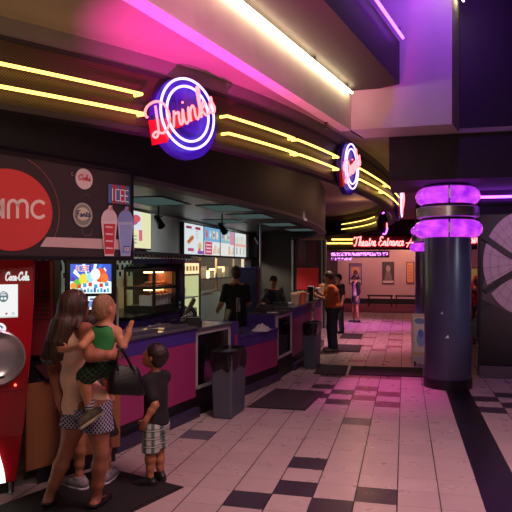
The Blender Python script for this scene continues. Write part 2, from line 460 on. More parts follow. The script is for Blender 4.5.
# far bulkhead that carries the red script
struct('wall_bulkhead', MB().prism([(-8, 23.4), (7.2, 23.4), (7.2, 23.7), (-8, 23.7)], 2.32, ZC), mat('bulkhead_dark', '#20151c', .6))
# right side wall, wall behind camera
struct('wall_right', MB().prism([(5.6, -2.5), (5.6, 31), (5.8, 31), (5.8, -2.5)], 0, 5.8), m_dark)
struct('wall_front', MB().prism([(-6.4, -2.5), (5.7, -2.5), (5.7, -2.7), (-6.4, -2.7)], 0, 5.8), m_dark)
struct('wall_machines', MB().prism([(-6.4, -2.5), (-6.4, 10.5), (-6.5, 10.5), (-6.5, -2.5)], 0, ZC), m_dark)

# coffer -----------------------------------------------------------
NU = Vector((U.y, -U.x))     # to the right of the lip
Z2, Z3, ZT = 3.95, 4.47, 5.6
mb = MB().prism([lip(-10), lip(0), (P0.x - NU.x * .14, P0.y - NU.y * .14), (lip(-10)[0] - NU.x * .14, lip(-10)[1] - NU.y * .14)], ZC - .006, Z2 + .04)
struct('wall_coffer', mb, mat('coffer_white', '#e2dcd4', .7, noise=.05, nscale=4))
# dark lowered slab inside the coffer
q = lambda t, s: (P0.x + U.x * t + NU.x * s, P0.y + U.y * t + NU.y * s)
S_W = .62
struct('ceiling_slab', MB().prism([q(-10, 0), q(.14, 0), q(0, S_W), q(-10, S_W)], Z2, Z3), mat('slab_brown', '#332a2b', .6, noise=.08, nscale=3))
# cross beam
struct('beam', MB().prism([(P0.x, 7.78), (.566, 7.74), (.70, 8.29), (P0.x + .13, 8.32)], ZC, ZT), m_white)
struct('ceiling_void', MB().prism([(-6, -2.5), (5.7, -2.5), (5.7, 9), (-6, 9)], ZT, ZT + .1), m_dark)
# dark bulkhead the column carries
struct('wall_header', MB().prism([(-.2, 8.34), (5.6, 8.34), (5.6, 9.75), (-.2, 9.75)], 2.86, ZT), mat('header_dark', '#1f1524', .6, noise=.06, nscale=2))
# banner bay on the right: wall with pale strip above the banner
struct('wall_banner', MB().prism([(1.12, 9.92), (5.6, 9.92), (5.6, 10.1), (1.12, 10.1)], 0, 2.95), mat('banner_wall', '#3a2c3c', .7))
struct('trim_6', MB().box((3.35, 9.86, .09), (4.46, .14, .18)), mat('plinth_grey', '#5a5258', .6))

# ================================================================== NEON
YEL = emit('neon_yellow', (1.0, .62, .12, 1), 3.4)
RED = emit('neon_red', (1.0, .13, .14, 1), 4.5)
VIO = emit('neon_violet', (.62, .42, 1.0, 1), 3.0)
VIO2 = emit('neon_purple', (.42, .06, 1.0, 1), 9.0)
CRM = emit('neon_warm_white', (1.0, .80, .45, 1), 19.0)
m_clip = mat('neon_clip', '#30282a', .5)
import bisect
def arc_len(pts):
    L = [0]
    for a, b in zip(pts, pts[1:]): L.append(L[-1] + math.hypot(b[0] - a[0], b[1] - a[1]))
    return L
def along(pts, s, L=None):
    L = L or arc_len(pts); i = min(max(bisect.bisect(L, s) - 1, 0), len(pts) - 2); t = (s - L[i]) / (L[i + 1] - L[i])
    return Vector((pts[i][0] + (pts[i + 1][0] - pts[i][0]) * t, pts[i][1] + (pts[i + 1][1] - pts[i][1]) * t))
RL = arc_len(ring)
def s_at_px(px):
    best = None
    for k in range(4000):
        s = RL[-1] * k / 4000; p = along(ring, s, RL); d = -p.x * SY + p.y * CY
        if d < .5: continue
        x = 256 + F_PX * (p.x * CY + p.y * SY) / d
        if p.y < 14 and x >= px: return s
    return RL[-1]
def neon_run(s0, s1, z, label, off=.085, group='yellow neon tubes round the curved canopy', hook=True):
    o2 = offset(ring, -off); L2 = arc_len(o2); f = L2[-1] / RL[-1]
    n = max(4, int((s1 - s0) / .12)); pts = []
    for k in range(n + 1):
        p = along(o2, (s0 + (s1 - s0) * k / n) * f, L2); pts.append(Vector((p.x, p.y, z)))
    if hook:
        o3 = offset(ring, -.01); L3 = arc_len(o3); f3 = L3[-1] / RL[-1]
        a = along(o3, s0 * f3, L3); b = along(o3, s1 * f3, L3)
        pts = [Vector((a.x, a.y, z))] + pts + [Vector((b.x, b.y, z))]
    t = thing('neon_tube', label, 'neon light', tuple(pts[len(pts) // 2]), group=group)
    obj('glass_tube', MB().tube(pts, .0135, 10), YEL, t, smooth=True)
    for i in range(2, len(pts) - 2, 9):
        obj('tube_support', MB().box(pts[i], (.012, .012, .045)), m_clip, t)
    return t
sA, sB, sC, sD = s_at_px(-60), s_at_px(133), s_at_px(219), s_at_px(333)
sM = s_at_px(287)
ZU, ZL = 3.09, 2.935
neon_run(sA - 1.2, sB, ZU, 'upper yellow neon tube on the canopy left of the round Drinks sign')
neon_run(sA - 1.2, sB + .03, ZL, 'lower yellow neon tube on the canopy left of the round Drinks sign')
neon_run(sC, sM, ZU, 'upper yellow neon tube just right of the Drinks sign')
neon_run(sC + .02, sM + .05, ZL, 'lower yellow neon tube just right of the Drinks sign')
neon_run(sM + .08, sD - .05, ZU, 'upper yellow neon tube ending at the left of the second round sign')
neon_run(sM + .12, sD - .05, ZL, 'lower yellow neon tube ending at the left of the second round sign')
sE, sF, sG = s_at_px(354), s_at_px(382), s_at_px(396)
neon_run(sE, sF, ZU, 'upper yellow neon tube just right of the second round sign')
neon_run(sE, sF - .4, ZL, 'lower yellow neon tube just right of the second round sign')
neon_run(sF + .1, sG - .42, ZU, 'short upper yellow neon tube running up to the far red sign')
neon_run(sF - .3, sG - .42, ZL, 'short lower yellow neon tube running up to the far red sign')
# tubes on the inner face of the far side of the ring
sH = RL[-1] * .73; sI = RL[-1] * .86
neon_run(sH, sI, 3.13, 'upper yellow neon tube inside the far curve of the canopy', off=-.2, hook=False)
neon_run(sH - .2, sI, 2.96, 'lower yellow neon tube inside the far curve of the canopy', off=-.2, hook=False)

def round_sign(s, text, label, R=.287, tilt=.45, zc=3.0, wide=1.28):
    p = along(ring, s, RL); q = along(ring, s + .05, RL)
    t = (q - p).normalized(); n = Vector((t.y, -t.x))
    A = Vector((t.x, t.y, 0)); N = Vector((n.x, n.y, 0)); Z = Vector((0, 0, 1)); O = Vector((p.x, p.y, zc))
    root = thing('neon_sign', label, 'neon sign', tuple(O))
    def pl(u, v, w): return O + A * u + Z * v + N * w
    def plate(pts, w0, w1):
        mb = MB(); n_ = len(pts)
        vs = [pl(u, v, w0) for u, v in pts] + [pl(u, v, w1) for u, v in pts]
        return mb.add(vs, [list(range(n_))[::-1], list(range(n_, 2 * n_))] + [(i, (i + 1) % n_, n_ + (i + 1) % n_, n_ + i) for i in range(n_)])
    circ = lambda r, n_=40: [(r * math.cos(2 * math.pi * k / n_), r * math.sin(2 * math.pi * k / n_)) for k in range(n_)]
    obj('backing_disc', plate([(u + .02, v - .03) for u, v in circ(R * 1.2)], .02, .09), mat('sign_back_violet', '#2c1aa0', .45), root)
    # word plate, slanted
    sts, tw = script(text, 5)
    W = R * 2 * wide; hx = .118
    ang = tilt; c, sn = math.cos(ang), math.sin(ang)
    F = fit(sts, tw, -W / 2 * c - .035, -W / 2 * sn - hx * .75, W, hx, ang)
    bp = [(-W / 2 - .07, -.13), (-W / 2 + .06, -.15), (-W / 2 + .16, -.08), (W / 2 - .04, -.055), (W / 2 - .01, .02), (-W / 2 + .2, .02), (-W / 2 - .02, .06)]
    bp = [(u * c - v * sn, u * sn + v * c) for u, v in bp]
    obj('word_plate', plate(bp, .08, .12), mat('sign_plate_red', '#b01224', .4), root)
    for nm, rr, a0, a1 in (('outer_ring', 1.02, 0, 360), ('inner_ring', .80, 0, 360)):
        pts = [pl(R * rr * math.cos(math.radians(a)), R * rr * math.sin(math.radians(a)), .135) for a in range(a0, a1, 6)]
        obj(nm, MB().tube(pts, .0105, 8, closed=True), VIO, root, smooth=True)
    mb = MB()
    for st in F:
        if len(st) > 1: mb.tube([pl(u, v, .17) for u, v in st], .0098, 8)
    obj('lettering', mb, RED, root, smooth=True)
    return root
sD1 = s_at_px(178)
round_sign(sD1, 'Drinks', 'round violet neon sign with the red script word Drinks', zc=3.0)
s2 = s_at_px(342)
round_sign(s2, 'Drinks', 'second round violet neon sign with red script, seen nearly edge-on farther along the canopy', zc=3.03)
s3 = s_at_px(398)
round_sign(s_at_px(395), 'Drinks', 'third red and violet neon sign, seen edge-on at the far bulge of the canopy', zc=3.0)
# dark oval sign on the inner side of the ring
p = at(383, 224, 15.9)
t = thing('oval_sign', 'dark oval sign with small violet and red tubes hanging under the canopy curve', 'neon sign', tuple(p))
R_ = Matrix.Rotation(YAW + .25, 3, 'Z')
mb = MB(); n = 28
vs = [p + R_ @ Vector((.14 * math.cos(2 * math.pi * k / n), w, .30 * math.sin(2 * math.pi * k / n))) for w in (0, .06) for k in range(n)]
mb.add(vs, [list(range(n)), list(range(n, 2 * n))[::-1]] + [(i, (i + 1) % n, n + (i + 1) % n, n + i) for i in range(n)])
obj('backing_oval', mb, mat('sign_black', '#0d0a10', .4), t)
obj('violet_tube', MB().tube([p + R_ @ Vector((.02 + .1 * math.cos(a), -.03, .27 * math.sin(a))) for a in [math.radians(x) for x in range(-110, -20, 8)]], .018, 8), VIO2, t)
obj('violet_tube', MB().tube([p + R_ @ Vector((.05 * math.cos(a), -.03, .30 * math.sin(a))) for a in [math.radians(x) for x in range(70, 120, 8)]], .016, 8), VIO2, t)
obj('red_tube', MB().tube([p + R_ @ Vector((.1, -.03, z)) for z in (-.12, -.05, .03)], .018, 8), RED, t)
obj('hanger', MB().tube([p + Vector((0, .03, .29)), p + Vector((0, .03, 3.45 - p.z - .02))], .012, 6), mat('sign_black', '#0d0a10'), t)

RED2 = emit('neon_red_far', (1.0, .13, .13, 1), 6)
# far red script: Theatre Entrance
YB = 23.38
def far_pt(px, py, y=YB):
    a = (px - 256) / F_PX; d = y / (CY + a * SY); return at(px, py, d)
a0 = far_pt(354, 246); a1 = far_pt(404, 246)
root = thing('neon_script', 'red neon script reading Theatre Entrance on the far bulkhead', 'neon sign', tuple((a0 + a1) / 2))
sts, tw = script('Theatre Entrance', 4)
F = fit(sts, tw, a0.x, a0.z, a1.x - a0.x, .17)
mb = MB()
for st in F: mb.tube([Vector((u, YB - .09, v)) for u, v in st], .022, 6)
obj('lettering', mb, RED2, root)
obj('word_plate', MB().box(((a0.x + a1.x) / 2, YB - .02, a0.z + .14), (a1.x - a0.x + .3, .05, .46)), mat('far_plate', '#4a0c14'), root)
# arrow-like mark at its end and continuing word seen right of the column
def small_word(px0, px1, text, label, py=246, hx=.17):
    b0, b1 = far_pt(px0, py), far_pt(px1, py)
    r = thing('neon_script', label, 'neon sign', tuple((b0 + b1) / 2))
    s_, w_ = script(text, 4); mb = MB()
    for st in fit(s_, w_, b0.x, b0.z, b1.x - b0.x, hx): mb.tube([Vector((u, YB - .09, v)) for u, v in st], .022, 6)
    obj('lettering', mb, RED2, r)
    obj('word_plate', MB().box(((b0.x + b1.x) / 2, YB - .02, b0.z + .12), (b1.x - b0.x + .2, .05, .42)), mat('far_plate', '#4a0c14'), r)
b0 = far_pt(410, 244); r = thing('neon_arrow', 'small red neon mark at the end of the Theatre Entrance script', 'neon sign', tuple(b0))
mb = MB(); mb.tube([b0 + Vector((-.12, -.06, -.12)), b0 + Vector((.06, -.06, .2)), b0 + Vector((.1, -.06, -.12))], .022, 6); mb.tube([b0 + Vector((-.15, -.06, .03)), b0 + Vector((.2, -.06, .06))], .022, 6)
obj('glass_tube', mb, RED2, r); obj('back_plate', MB().box(b0 + Vector((.04, 0, .03)), (.3, .06, .42)), mat('far_plate', '#4a0c14'), r)
small_word(461, 480, 'Theatre', 'red neon script partly hidden behind the blue column', 243)
# yellow double tubes left of the far script
for py, lab in ((239.6, 'upper short yellow neon tube left of the Theatre Entrance script'), (243.4, 'lower short yellow neon tube left of the Theatre Entrance script')):
    q0 = far_pt(318 if py > 241 else 332, py); q1 = far_pt(353, py); q0.y = q1.y = YB - .1
    t = thing('neon_tube', lab, 'neon light', tuple(q0), group='yellow neon tubes left of the far script')
    obj('glass_tube', MB().tube([q0, q1], .03, 8), YEL, t)
    obj('tube_support', MB().box((q0 + q1) / 2 + Vector((0, .06, 0)), (.05, .1, .05)), m_clip, t)
# purple LED ticker under it
e0 = far_pt(331, 254.3, 23.0); e1 = far_pt(388, 254.3, 23.0)
def led(x, y, z, M, mix, noise, nt, b):
    n = noise(2.6, (6, 1, 5), 1); f = M('GREATER_THAN', n, .46)
    c = mix(f, (.10, .01, .14, 1), (1.0, .35, 1.0, 1))
    nt.links.new(c, b.inputs['Emission Color']); b.inputs['Emission Strength'].default_value = 1.6
    return c
t = thing('led_ticker', 'glowing purple LED message strip hanging below the far bulkhead', 'LED sign', ((e0.x + e1.x) / 2, 23.0, e0.z))
obj('display', MB().box(((e0.x + e1.x) / 2, 23.0, e0.z), (e1.x - e0.x, .05, .13)), math_mat('led_purple', led, rough=.4), t)
obj('housing', MB().box(((e0.x + e1.x) / 2, 23.07, e0.z), (e1.x - e0.x + .1, .08, .26)), mat('sign_black', '#0d0a10'), t)
f0 = far_pt(331, 259, 22.95); f1 = far_pt(352, 259, 22.95)
obj('lower_display', MB().box(((f0.x + f1.x) / 2, 23.0, f0.z), (f1.x - f0.x, .05, .09)), MATS['led_purple'], t)
obj('hanger', MB().box((e0.x + .3, 23.07, e0.z + .25), (.03, .03, .32)).box((e1.x - .3, 23.07, e0.z + .25), (.03, .03, .32)), m_clip, t)

# coffer cove tubes
def straight_neon(a, b, r, m, label, name='neon_tube', group=None):
    t = thing(name, label, 'neon light', tuple((Vector(a) + Vector(b)) / 2), group=group)
    obj('glass_tube', MB().tube([a, b], r, 10), m, t, smooth=True)
    a, b = Vector(a), Vector(b); d = (b - a)
    for k in (.5, .8, .97): obj('tube_support', MB().box(a + d * k + Vector((0, 0, .03)), (.03, .03, .05)), m_clip, t)
a = q(-6.5, .05); b = q(-.12, .05)
straight_neon((a[0], a[1], Z2 - .06), (b[0], b[1], Z2 - .06), .014, CRM, 'long warm white neon tube along the top of the white coffer face')
a = q(-6.5, S_W + .10); b = q(-.25, S_W + .10)
straight_neon((a[0], a[1], Z3 - .05), (b[0], b[1], Z3 - .05), .016, VIO2, 'purple neon tube along the side of the dark coffer slab')
# warm bulb high on the right side of the beam, violet tube over the banner
b = at(461, 1, 7.7)
straight_neon(b + Vector((.03, 0, 0)), b + Vector((-.25, -1.0, 0)), .014, CRM, 'short warm white neon tube high at the right end of the white beam')
straight_neon((1.06, 9.80, 2.765), (3.6, 9.80, 2.765), .02, VIO2, 'violet neon tube above the large circular banner')
# ================================================================== COUNTERS
m_mag = mat('laminate_magenta', '#8c2c60', .42, noise=.05, nscale=3)
m_pur = mat('laminate_purple', '#3d2c7c', .4, noise=.05, nscale=3)
m_top = mat('counter_top_grey', '#4c4a52', .2, noise=.15, nscale=6)
m_kick = mat('kick_black', '#0e0b10', .5)
m_curb = mat('curb_purple', '#2e2742', .4, noise=.1, nscale=6)
m_alu = mat('frame_white_metal', '#b9b6ba', .35, metal=.3)
m_glass = mat('case_glass_dark', '#121014', .08, spec=.7)
m_steel = mat('steel', '#a7a7ab', .28, metal=.9)
m_blk = mat('plastic_black', '#0e0d10', .4)
m_blk2 = mat('plastic_charcoal', '#1b1a1f', .5)

NRM = {}
def unit_poly(a, b, d0, d1):
    if tuple(a) in NRM and tuple(b) in NRM:     # mitred against the neighbouring unit
        g = (Vector(b) - Vector(a)).normalized() * .003
        A, B = Vector(a) + g, Vector(b) - g; na, nb = NRM[tuple(a)], NRM[tuple(b)]
        return [tuple(A + na * d0), tuple(B + nb * d0), tuple(B + nb * d1), tuple(A + na * d1)]
    t = (Vector(b) - Vector(a)).normalized(); n = Vector((-t.y, t.x))
    A, B = Vector(a), Vector(b)
    return [tuple(A + n * d0), tuple(B + n * d0), tuple(B + n * d1), tuple(A + n * d1)]
def counter(a, b, label, ztop=1.0, zband=.85, zk=.22, depth=.5, top_m=None, name='counter_unit'):
    c = ((a[0] + b[0]) / 2, (a[1] + b[1]) / 2, 0)
    t = thing(name, label, 'counter', c, group='concession counter units')
    obj('front_panel', MB().prism(unit_poly(a, b, 0, .03), zk, zband), m_mag, t)
    obj('purple_band', MB().prism(unit_poly(a, b, -.004, .03), zband, ztop), m_pur, t)
    obj('carcass', MB().prism(unit_poly(a, b, .03, depth), .06, ztop), m_pur, t)
    obj('worktop', MB().prism(unit_poly(a, b, -.025, depth), ztop, ztop + .03), top_m or m_top, t, bevel=.004)
    obj('plinth', MB().prism(unit_poly(a, b, .01, .03), 0.0, zk), m_kick, t)
    obj('curb', MB().prism(unit_poly(a, b, -.06, .01), 0.0, .11), m_curb, t, bevel=.01)
    return t
def case(a, b, label, ztop=.97, z0=.30, depth=.5):
    c = ((a[0] + b[0]) / 2, (a[1] + b[1]) / 2, 0)
    t = thing('display_case', label, 'display case', c, group='glass display cases in the counter')
    obj('carcass', MB().prism(unit_poly(a, b, .04, depth), .06, ztop), m_pur, t)
    obj('worktop', MB().prism(unit_poly(a, b, -.02, depth), ztop, ztop + .03), m_top, t)
    f = MB(); A, B = Vector(a), Vector(b); L = (B - A).length; e = .035
    p = lambda u: tuple(A + (B - A) * (u / L))
    f.prism(unit_poly(p(.01), p(.01 + e), 0, .04), z0, ztop); f.prism(unit_poly(p(L - .01 - e), p(L - .01), 0, .04), z0, ztop)
    f.prism(unit_poly(p(.01), p(L - .01), 0, .04), ztop - .05, ztop - .002); f.prism(unit_poly(p(.01), p(L - .01), 0, .04), z0, z0 + .035)
    obj('frame', f, m_alu, t)
    obj('glass_front', MB().prism(unit_poly(p(.04), p(L - .04), .015, .035), z0 + .03, ztop - .045), m_glass, t)
    obj('plinth', MB().prism(unit_poly(a, b, .0, .04), 0, z0), m_kick, t)
    return t
cA, cB, cC, cD, cE, cF = (-2.60, 5.05), (-2.31, 6.53), (-2.14, 7.38), (-2.11, 7.66), (-1.85, 8.90), (-1.78, 9.74)
cG, cH, cI = (-1.73, 11.55), (-1.735, 12.1), (-1.75, 13.1)
_P = [cA, cB, cC, cD, cE, cF, cG, cH, cI]
for i, p_ in enumerate(_P):
    a_ = Vector(_P[max(i - 1, 0)]); b_ = Vector(_P[min(i + 1, len(_P) - 1)]); t_ = (b_ - a_).normalized(); NRM[p_] = Vector((-t_.y, t_.x))
counter(cA, cB, 'magenta counter front with purple band and grey top, nearest the two boys', depth=.40)
case(cB, cC, 'white framed dark glass case behind the nearer grey rubbish bin')
# purple end post with a magenta strip
t = thing('counter_post', 'narrow purple counter post with a magenta strip beside the nearer glass case', 'post', ((cC[0] + cD[0]) / 2, (cC[1] + cD[1]) / 2, 0))
obj('body', MB().prism(unit_poly(cC, cD, 0, .5), 0.0, .985), m_pur, t)
obj('magenta_strip', MB().prism(unit_poly((cC[0] + .02, cC[1] + .09), (cC[0] + .03, cC[1] + .17), -.008, .0), .3, .84), m_mag, t)
counter(cD, cE, 'lower purple and magenta counter section behind the nearer rubbish bin', ztop=.76, zband=.62, zk=.22, top_m=m_pur)
case(cE, cF, 'white framed dark glass case past the lowered counter section')
counter(cF, cG, 'magenta counter section behind the farther rubbish bin')
case(cG, cH, 'farthest glass case, beside the man in orange')
counter(cH, cI, 'farthest magenta counter section where the man in orange stands')

# wood counter at the left
m_wood = math_mat('wood_panel', lambda x, y, z, M, mix, noise, nt, b: mix(noise(7, (1, 1, .12), 5), '#6b4227', '#9a6a42'), rough=.45)
w0, w1 = (-2.83, 4.10), (-2.43, 4.88)
t = thing('wood_counter', 'brown wood-fronted low counter beside the red soda machine', 'counter', (-2.6, 4.5, 0))
obj('front_panel', MB().prism(unit_poly(w0, w1, 0, .03), .13, .80), m_wood, t)
obj('side_panel', MB().prism([(-2.437, 4.895), (-2.60, 5.035), (-2.62, 5.015), (-2.462, 4.88)], .13, .80), m_wood, t)
obj('worktop', MB().prism([(-2.74, 4.22), (-2.40, 4.88), (-2.61, 5.04), (-3.02, 5.06), (-3.2, 4.75)], .80, .83), mat('worktop_dark', '#1d1a1e', .25), t)
obj('plinth', MB().prism([(-2.80, 4.2), (-2.47, 4.87), (-2.62, 5.0), (-2.97, 5.0), (-3.1, 4.7)], 0, .80), mat('plinth_navy', '#191a26', .5), t)

# back counter carrying frozen-drink machines
t = thing('back_counter', 'dark low back counter carrying the frozen drink machine', 'counter', (-3.5, 5.55, 0))
RB = Matrix.Rotation(.55, 3, 'Z')
obj('carcass', MB().box((-3.6, 5.78, .40), (1.05, .62, .80), .55), m_blk2, t)
obj('worktop', MB().box((-3.6, 5.78, .815), (1.07, .64, .03), .55), mat('worktop_dark', '#1d1a1e'), t)
# red slatted dispenser tower
t = thing('syrup_tower', 'dark red slatted drink cabinet between the soda machine and the frozen drink screen', 'cabinet', (-3.62, 5.42, .83), .50, local=True)
m_dred = mat('dark_red_panel', '#a82238', .45)
obj('housing', MB().box((0, 0, .47), (.36, .40, .94)), m_dred, t, bevel=.012)
sl = MB()
for k in range(7): sl.box((0, -.205, .36 + k * .045), (.30, .012, .012))
obj('vent_slats', sl, mat('slat_red', '#6a1424', .5), t)
obj('side_pillar', MB().box((.205, -.05, .47), (.05, .34, .945)), m_blk, t)
# frozen drink machine
IC = at(91, 300, 6.25); t = thing('frozen_drink_machine', 'black frozen drink machine with a bright colourful video screen', 'drink machine', (IC.x, IC.y, .83), .52, local=True)
obj('housing', MB().box((0, .2, .475), (.52, .36, .95)), m_blk, t, bevel=.01)
A = Art((-.205, .013, .60), (1, 0, 0), (0, 0, 1))
A.rect(0, 0, .41, .305, '#3a5fd0')
for k, c in enumerate(['#4a1fa0', '#f5f7ff', '#2c8cf0', '#ffffff', '#3f2bb8', '#e8f6ff', '#2a66e0', '#ffffff', '#5530b0']):
    a0_ = math.radians(20 + k * 17); a1_ = math.radians(29 + k * 17)
    A.poly([(.2, .06), (.2 + .34 * math.cos(a0_) * .6, .06 + .245 * min(1, math.sin(a0_) * 1.2)), (.2 + .34 * math.cos(a1_) * .6, .06 + .245 * min(1, math.sin(a1_) * 1.2))], c)
A.poly([(0, .0), (.41, .0), (.41, .12), (.27, .16), (.14, .10), (0, .13)], '#f4f8fb')
for u, v, r, c in ((.07, .10, .05, '#5cc04a'), (.13, .15, .055, '#f0d840'), (.03, .08, .035, '#f09a3a'), (.20, .17, .05, '#9adff0'), (.30, .19, .075, '#e8542a'), (.25, .20, .06, '#f6f6f6'), (.34, .16, .05, '#f07838')):
    A.disc(u, v, r * .8, r, c)
A.ribbon(block('ICEE', .05, .235, .13, .05), .016, '#ffffff'); A.ribbon(block('ICEE', .052, .237, .126, .046), .009, '#c8202c')
for k in range(6): A.rect(.07 + k * .055, .055 + .01 * (k % 3), .105 + k * .055, .095 + .01 * (k % 3), ['#d8402c', '#3aa0c8'][k % 2])
for k in range(9): A.rect(.10 + k * .033, .012, .122 + k * .033, .055 - .012 * (k % 2), ['#2fa3d8', '#28509c', '#49b8d8'][k % 3])
A.done('screen', art_mat('screen_art', 1.15), t)
A = Art((-.03, .013, .43), (1, 0, 0), (0, 0, 1)); A.rect(0, 0, .10, .14, '#e8f0fa'); A.rect(.0, .03, .10, .09, '#5c8fd8'); A.rect(.02, .10, .08, .12, '#3050a0'); A.done('small_screen', MATS['screen_art'], t)
A = Art((.085, .013, .43), (1, 0, 0), (0, 0, 1)); A.rect(0, 0, .11, .14, '#f2f4f6'); A.rect(.02, .03, .09, .06, '#9ab0d0'); A.done('small_screen', MATS['screen_art'], t)
obj('red_trim', MB().box((0, .012, .37), (.46, .03, .05)), mat('trim_bright_red', '#d0302c', .4), t)
obj('tap_panel', MB().box((0, .0, .24), (.44, .05, .18)), mat('tap_teal', '#1f8a96', .4), t)
tp = MB()
for k in range(4): tp.box((-.15 + k * .1, -.05, .24), (.03, .07, .03)).box((-.15 + k * .1, -.08, .20), (.02, .02, .07))
obj('taps', tp, m_steel, t)
# white cup dispenser tube between the screen and the hot-food cabinet
c = at(115.5, 313, 7.2); t = thing('cup_dispenser', 'slim white cup dispenser right of the frozen drink machine', 'dispenser', (c.x, c.y, .83), .4, local=True)
obj('column', MB().box((0, 0, .32), (.07, .07, .64)), mat('plastic_white', '#c9c9c6', .4), t, bevel=.006); obj('slot', MB().box((0, -.037, .42), (.025, .004, .2)), m_blk, t); obj('foot', MB().box((0, 0, .01), (.16, .16, .02)), m_blk2, t)
t = thing('prep_counter', 'dark counter behind the magenta counter below the cup dispenser', 'counter', (-3.55, 6.6, 0))
obj('carcass', MB().prism([(-3.25, 6.45), (-3.25, 6.95), (-4.2, 6.95), (-4.2, 6.45)], 0, .80), m_blk2, t); obj('worktop', MB().prism([(-3.22, 6.44), (-3.22, 6.95), (-4.22, 6.95), (-4.22, 6.44)], .80, .83), MATS['worktop_dark'], t)

# ================================================================== SODA MACHINE (left edge)
MU = Vector((.74, .673)).normalized(); MN = Vector((MU.y, -MU.x))   # along the front, towards the viewer
mo = Vector((-2.73, 4.06))
mrz = math.atan2(MU.y, MU.x)
t = thing('soda_machine', 'tall red touch-screen soda machine with curved sides at the left edge', 'soda machine', (mo.x - MU.x * .36, mo.y - MU.y * .36, 0), mrz, local=True)
m_red = mat('machine_red', '#a80f1c', .25, coat=.4, noise=.04, nscale=2)
m_red2 = mat('machine_red_dark', '#7d0b18', .3)
def mach_outline(n=14):
    r = []
    for k in range(n + 1):
        z = .10 + (1.78 - .10) * k / n
        f = (z - .10) / 1.68
        r.append((.36 - .13 * (1 - f) ** 1.6, z))
    return r
ol = mach_outline(); front = [(x, z) for x, z in ol] + [(-x, z) for x, z in ol[::-1]]
def yfront(z): return -.05 * math.sin(math.pi * min(1, max(0, (z - .1) / 1.68)))
mb = MB(); n = len(front)
vs = [(x, yfront(z), z) for x, z in front] + [(x, .62, z) for x, z in front]
fs = [(i, (i + 1) % n, n + (i + 1) % n, n + i) for i in range(n)]
k2 = len(ol)
for k in range(k2 - 1): fs.append((k, k + 1, n - 2 - k, n - 1 - k)); fs.append((n + k, n + k + 1, 2 * n - 2 - k, 2 * n - 1 - k))
mb.add(vs, fs); obj('cabinet', mb, m_red, t, bevel=.012)
obj('top_cap', MB().box((0, .31, 1.795), (.70, .58, .03)), m_red2, t, bevel=.01)
def mface(z, lift=.004): return yfront(z) - lift
A = Art((-.03, mface(1.45, .010), 1.335), (1, 0, 0), (0, 0, 1)); A.rect(-.14, 0, .265, .245, '#f4f4f4'); A.rect(-.14, 0, .265, .012, '#dcdcdc'); A.disc(.165, .155, .034, .04, '#5f7f86')
A.rect(.145, .165, .185, .172, '#ffffff'); A.rect(.145, .18, .178, .186, '#ffffff'); A.disc(.155, .142, .009, .009, '#ffffff'); A.disc(.177, .142, .009, .009, '#ffffff')
A.disc(.04, .155, .03, .036, '#c03038'); A.disc(-.07, .155, .03, .036, '#3a6c48'); A.disc(.185, .03, .008, .008, '#b04050'); A.disc(.232, .03, .012, .012, '#c8d8d0')
A.done('touch_screen', art_mat('screen_white', 1.0), t)
sts, tw = script('Coca-Cola', 5)
A = Art((.15, mface(1.62, .012), 1.60), (1, 0, 0), (0, 0, 1)); A.ribbon(fit(sts, tw, 0, .01, .165, .03), .0095, '#ffffff'); A.done('logo_lettering', art_mat('logo_lit', .75), t)
# round icon button
A = Art((.105, mface(1.25, .012), 1.255), (1, 0, 0), (0, 0, 1)); A.disc(0, 0, .048, .045, '#f0f0f2'); A.ring(0, 0, .022, .022, .010, '#3a4270', 20, 330); A.done('round_badge', MATS['screen_white'], t)
# dispensing recess : chrome bowl
mb = MB(); R90 = Matrix.Rotation(math.pi / 2, 3, 'X'); 
prof = [(.001, .012), (.06, .0135), (.12, .022), (.16, .038), (.178, .056), (.19, .062), (.20, .055), (.203, -.01)]
R90 = Matrix(((1, 0, 0), (0, 0, -1), (0, 1, 0)))
Rm = Matrix(((1, 0, 0), (0, 0, 1), (0, -1, 0))).transposed()
mb.lathe(prof, (.08, mface(1.05, .012), 1.05), 40, 0, Matrix(((1, 0, 0), (0, 0, -1), (0, 1, 0))))
obj('dispensing_bowl', mb, mat('bowl_chrome', '#e4e4e8', .2, metal=.72), t, smooth=True)
obj('nozzle', MB().lathe([(.03, 0), (.03, -.06), (.02, -.10)], (.06, mface(1.05, .05), 1.15), 16), mat('nozzle_grey', '#3a3a3e', .3, metal=.5), t, smooth=True)
obj('drip_tray', MB().box((.06, mface(1.0, .02), .905), (.16, .06, .02)), mat('nozzle_grey', '#3a3a3e'), t, bevel=.005)
obj('indicator_light', MB().lathe([(.009, 0), (.009, .006), (.004, .01)], (.215, mface(.82, .01), .835), 12, 0, Matrix(((1, 0, 0), (0, 0, -1), (0, 1, 0)))), emit('led_red', (1, .12, .06, 1), 4), t)
obj('seam', MB().box((0, mface(.79, -.001), .79), (.60, .008, .006)), MATS['machine_red_dark'], t)
# white glowing swoosh low on the front
A = Art((0, mface(.3, .030), .10), (1, 0, 0), (0, 0, 1))
A.poly([(-.24, .01), (.15, .02)] + [(.15 - .14 * (k / 10) ** 1.5, .02 + .48 * (k / 10)) for k in range(1, 11)] + [(-.24, .52)], '#fff6ee')
A.done('swoosh_light', art_mat('swoosh', 1.6), t)
obj('base', MB().box((0, .32, .05), (.44, .5, .10)), m_blk2, t)
for sx in (-.19, .19): obj('foot', MB().lathe([(.022, 0), (.022, .01), (.014, .02), (.014, .12)], (sx, .03, 0), 12), m_steel, t, smooth=True)

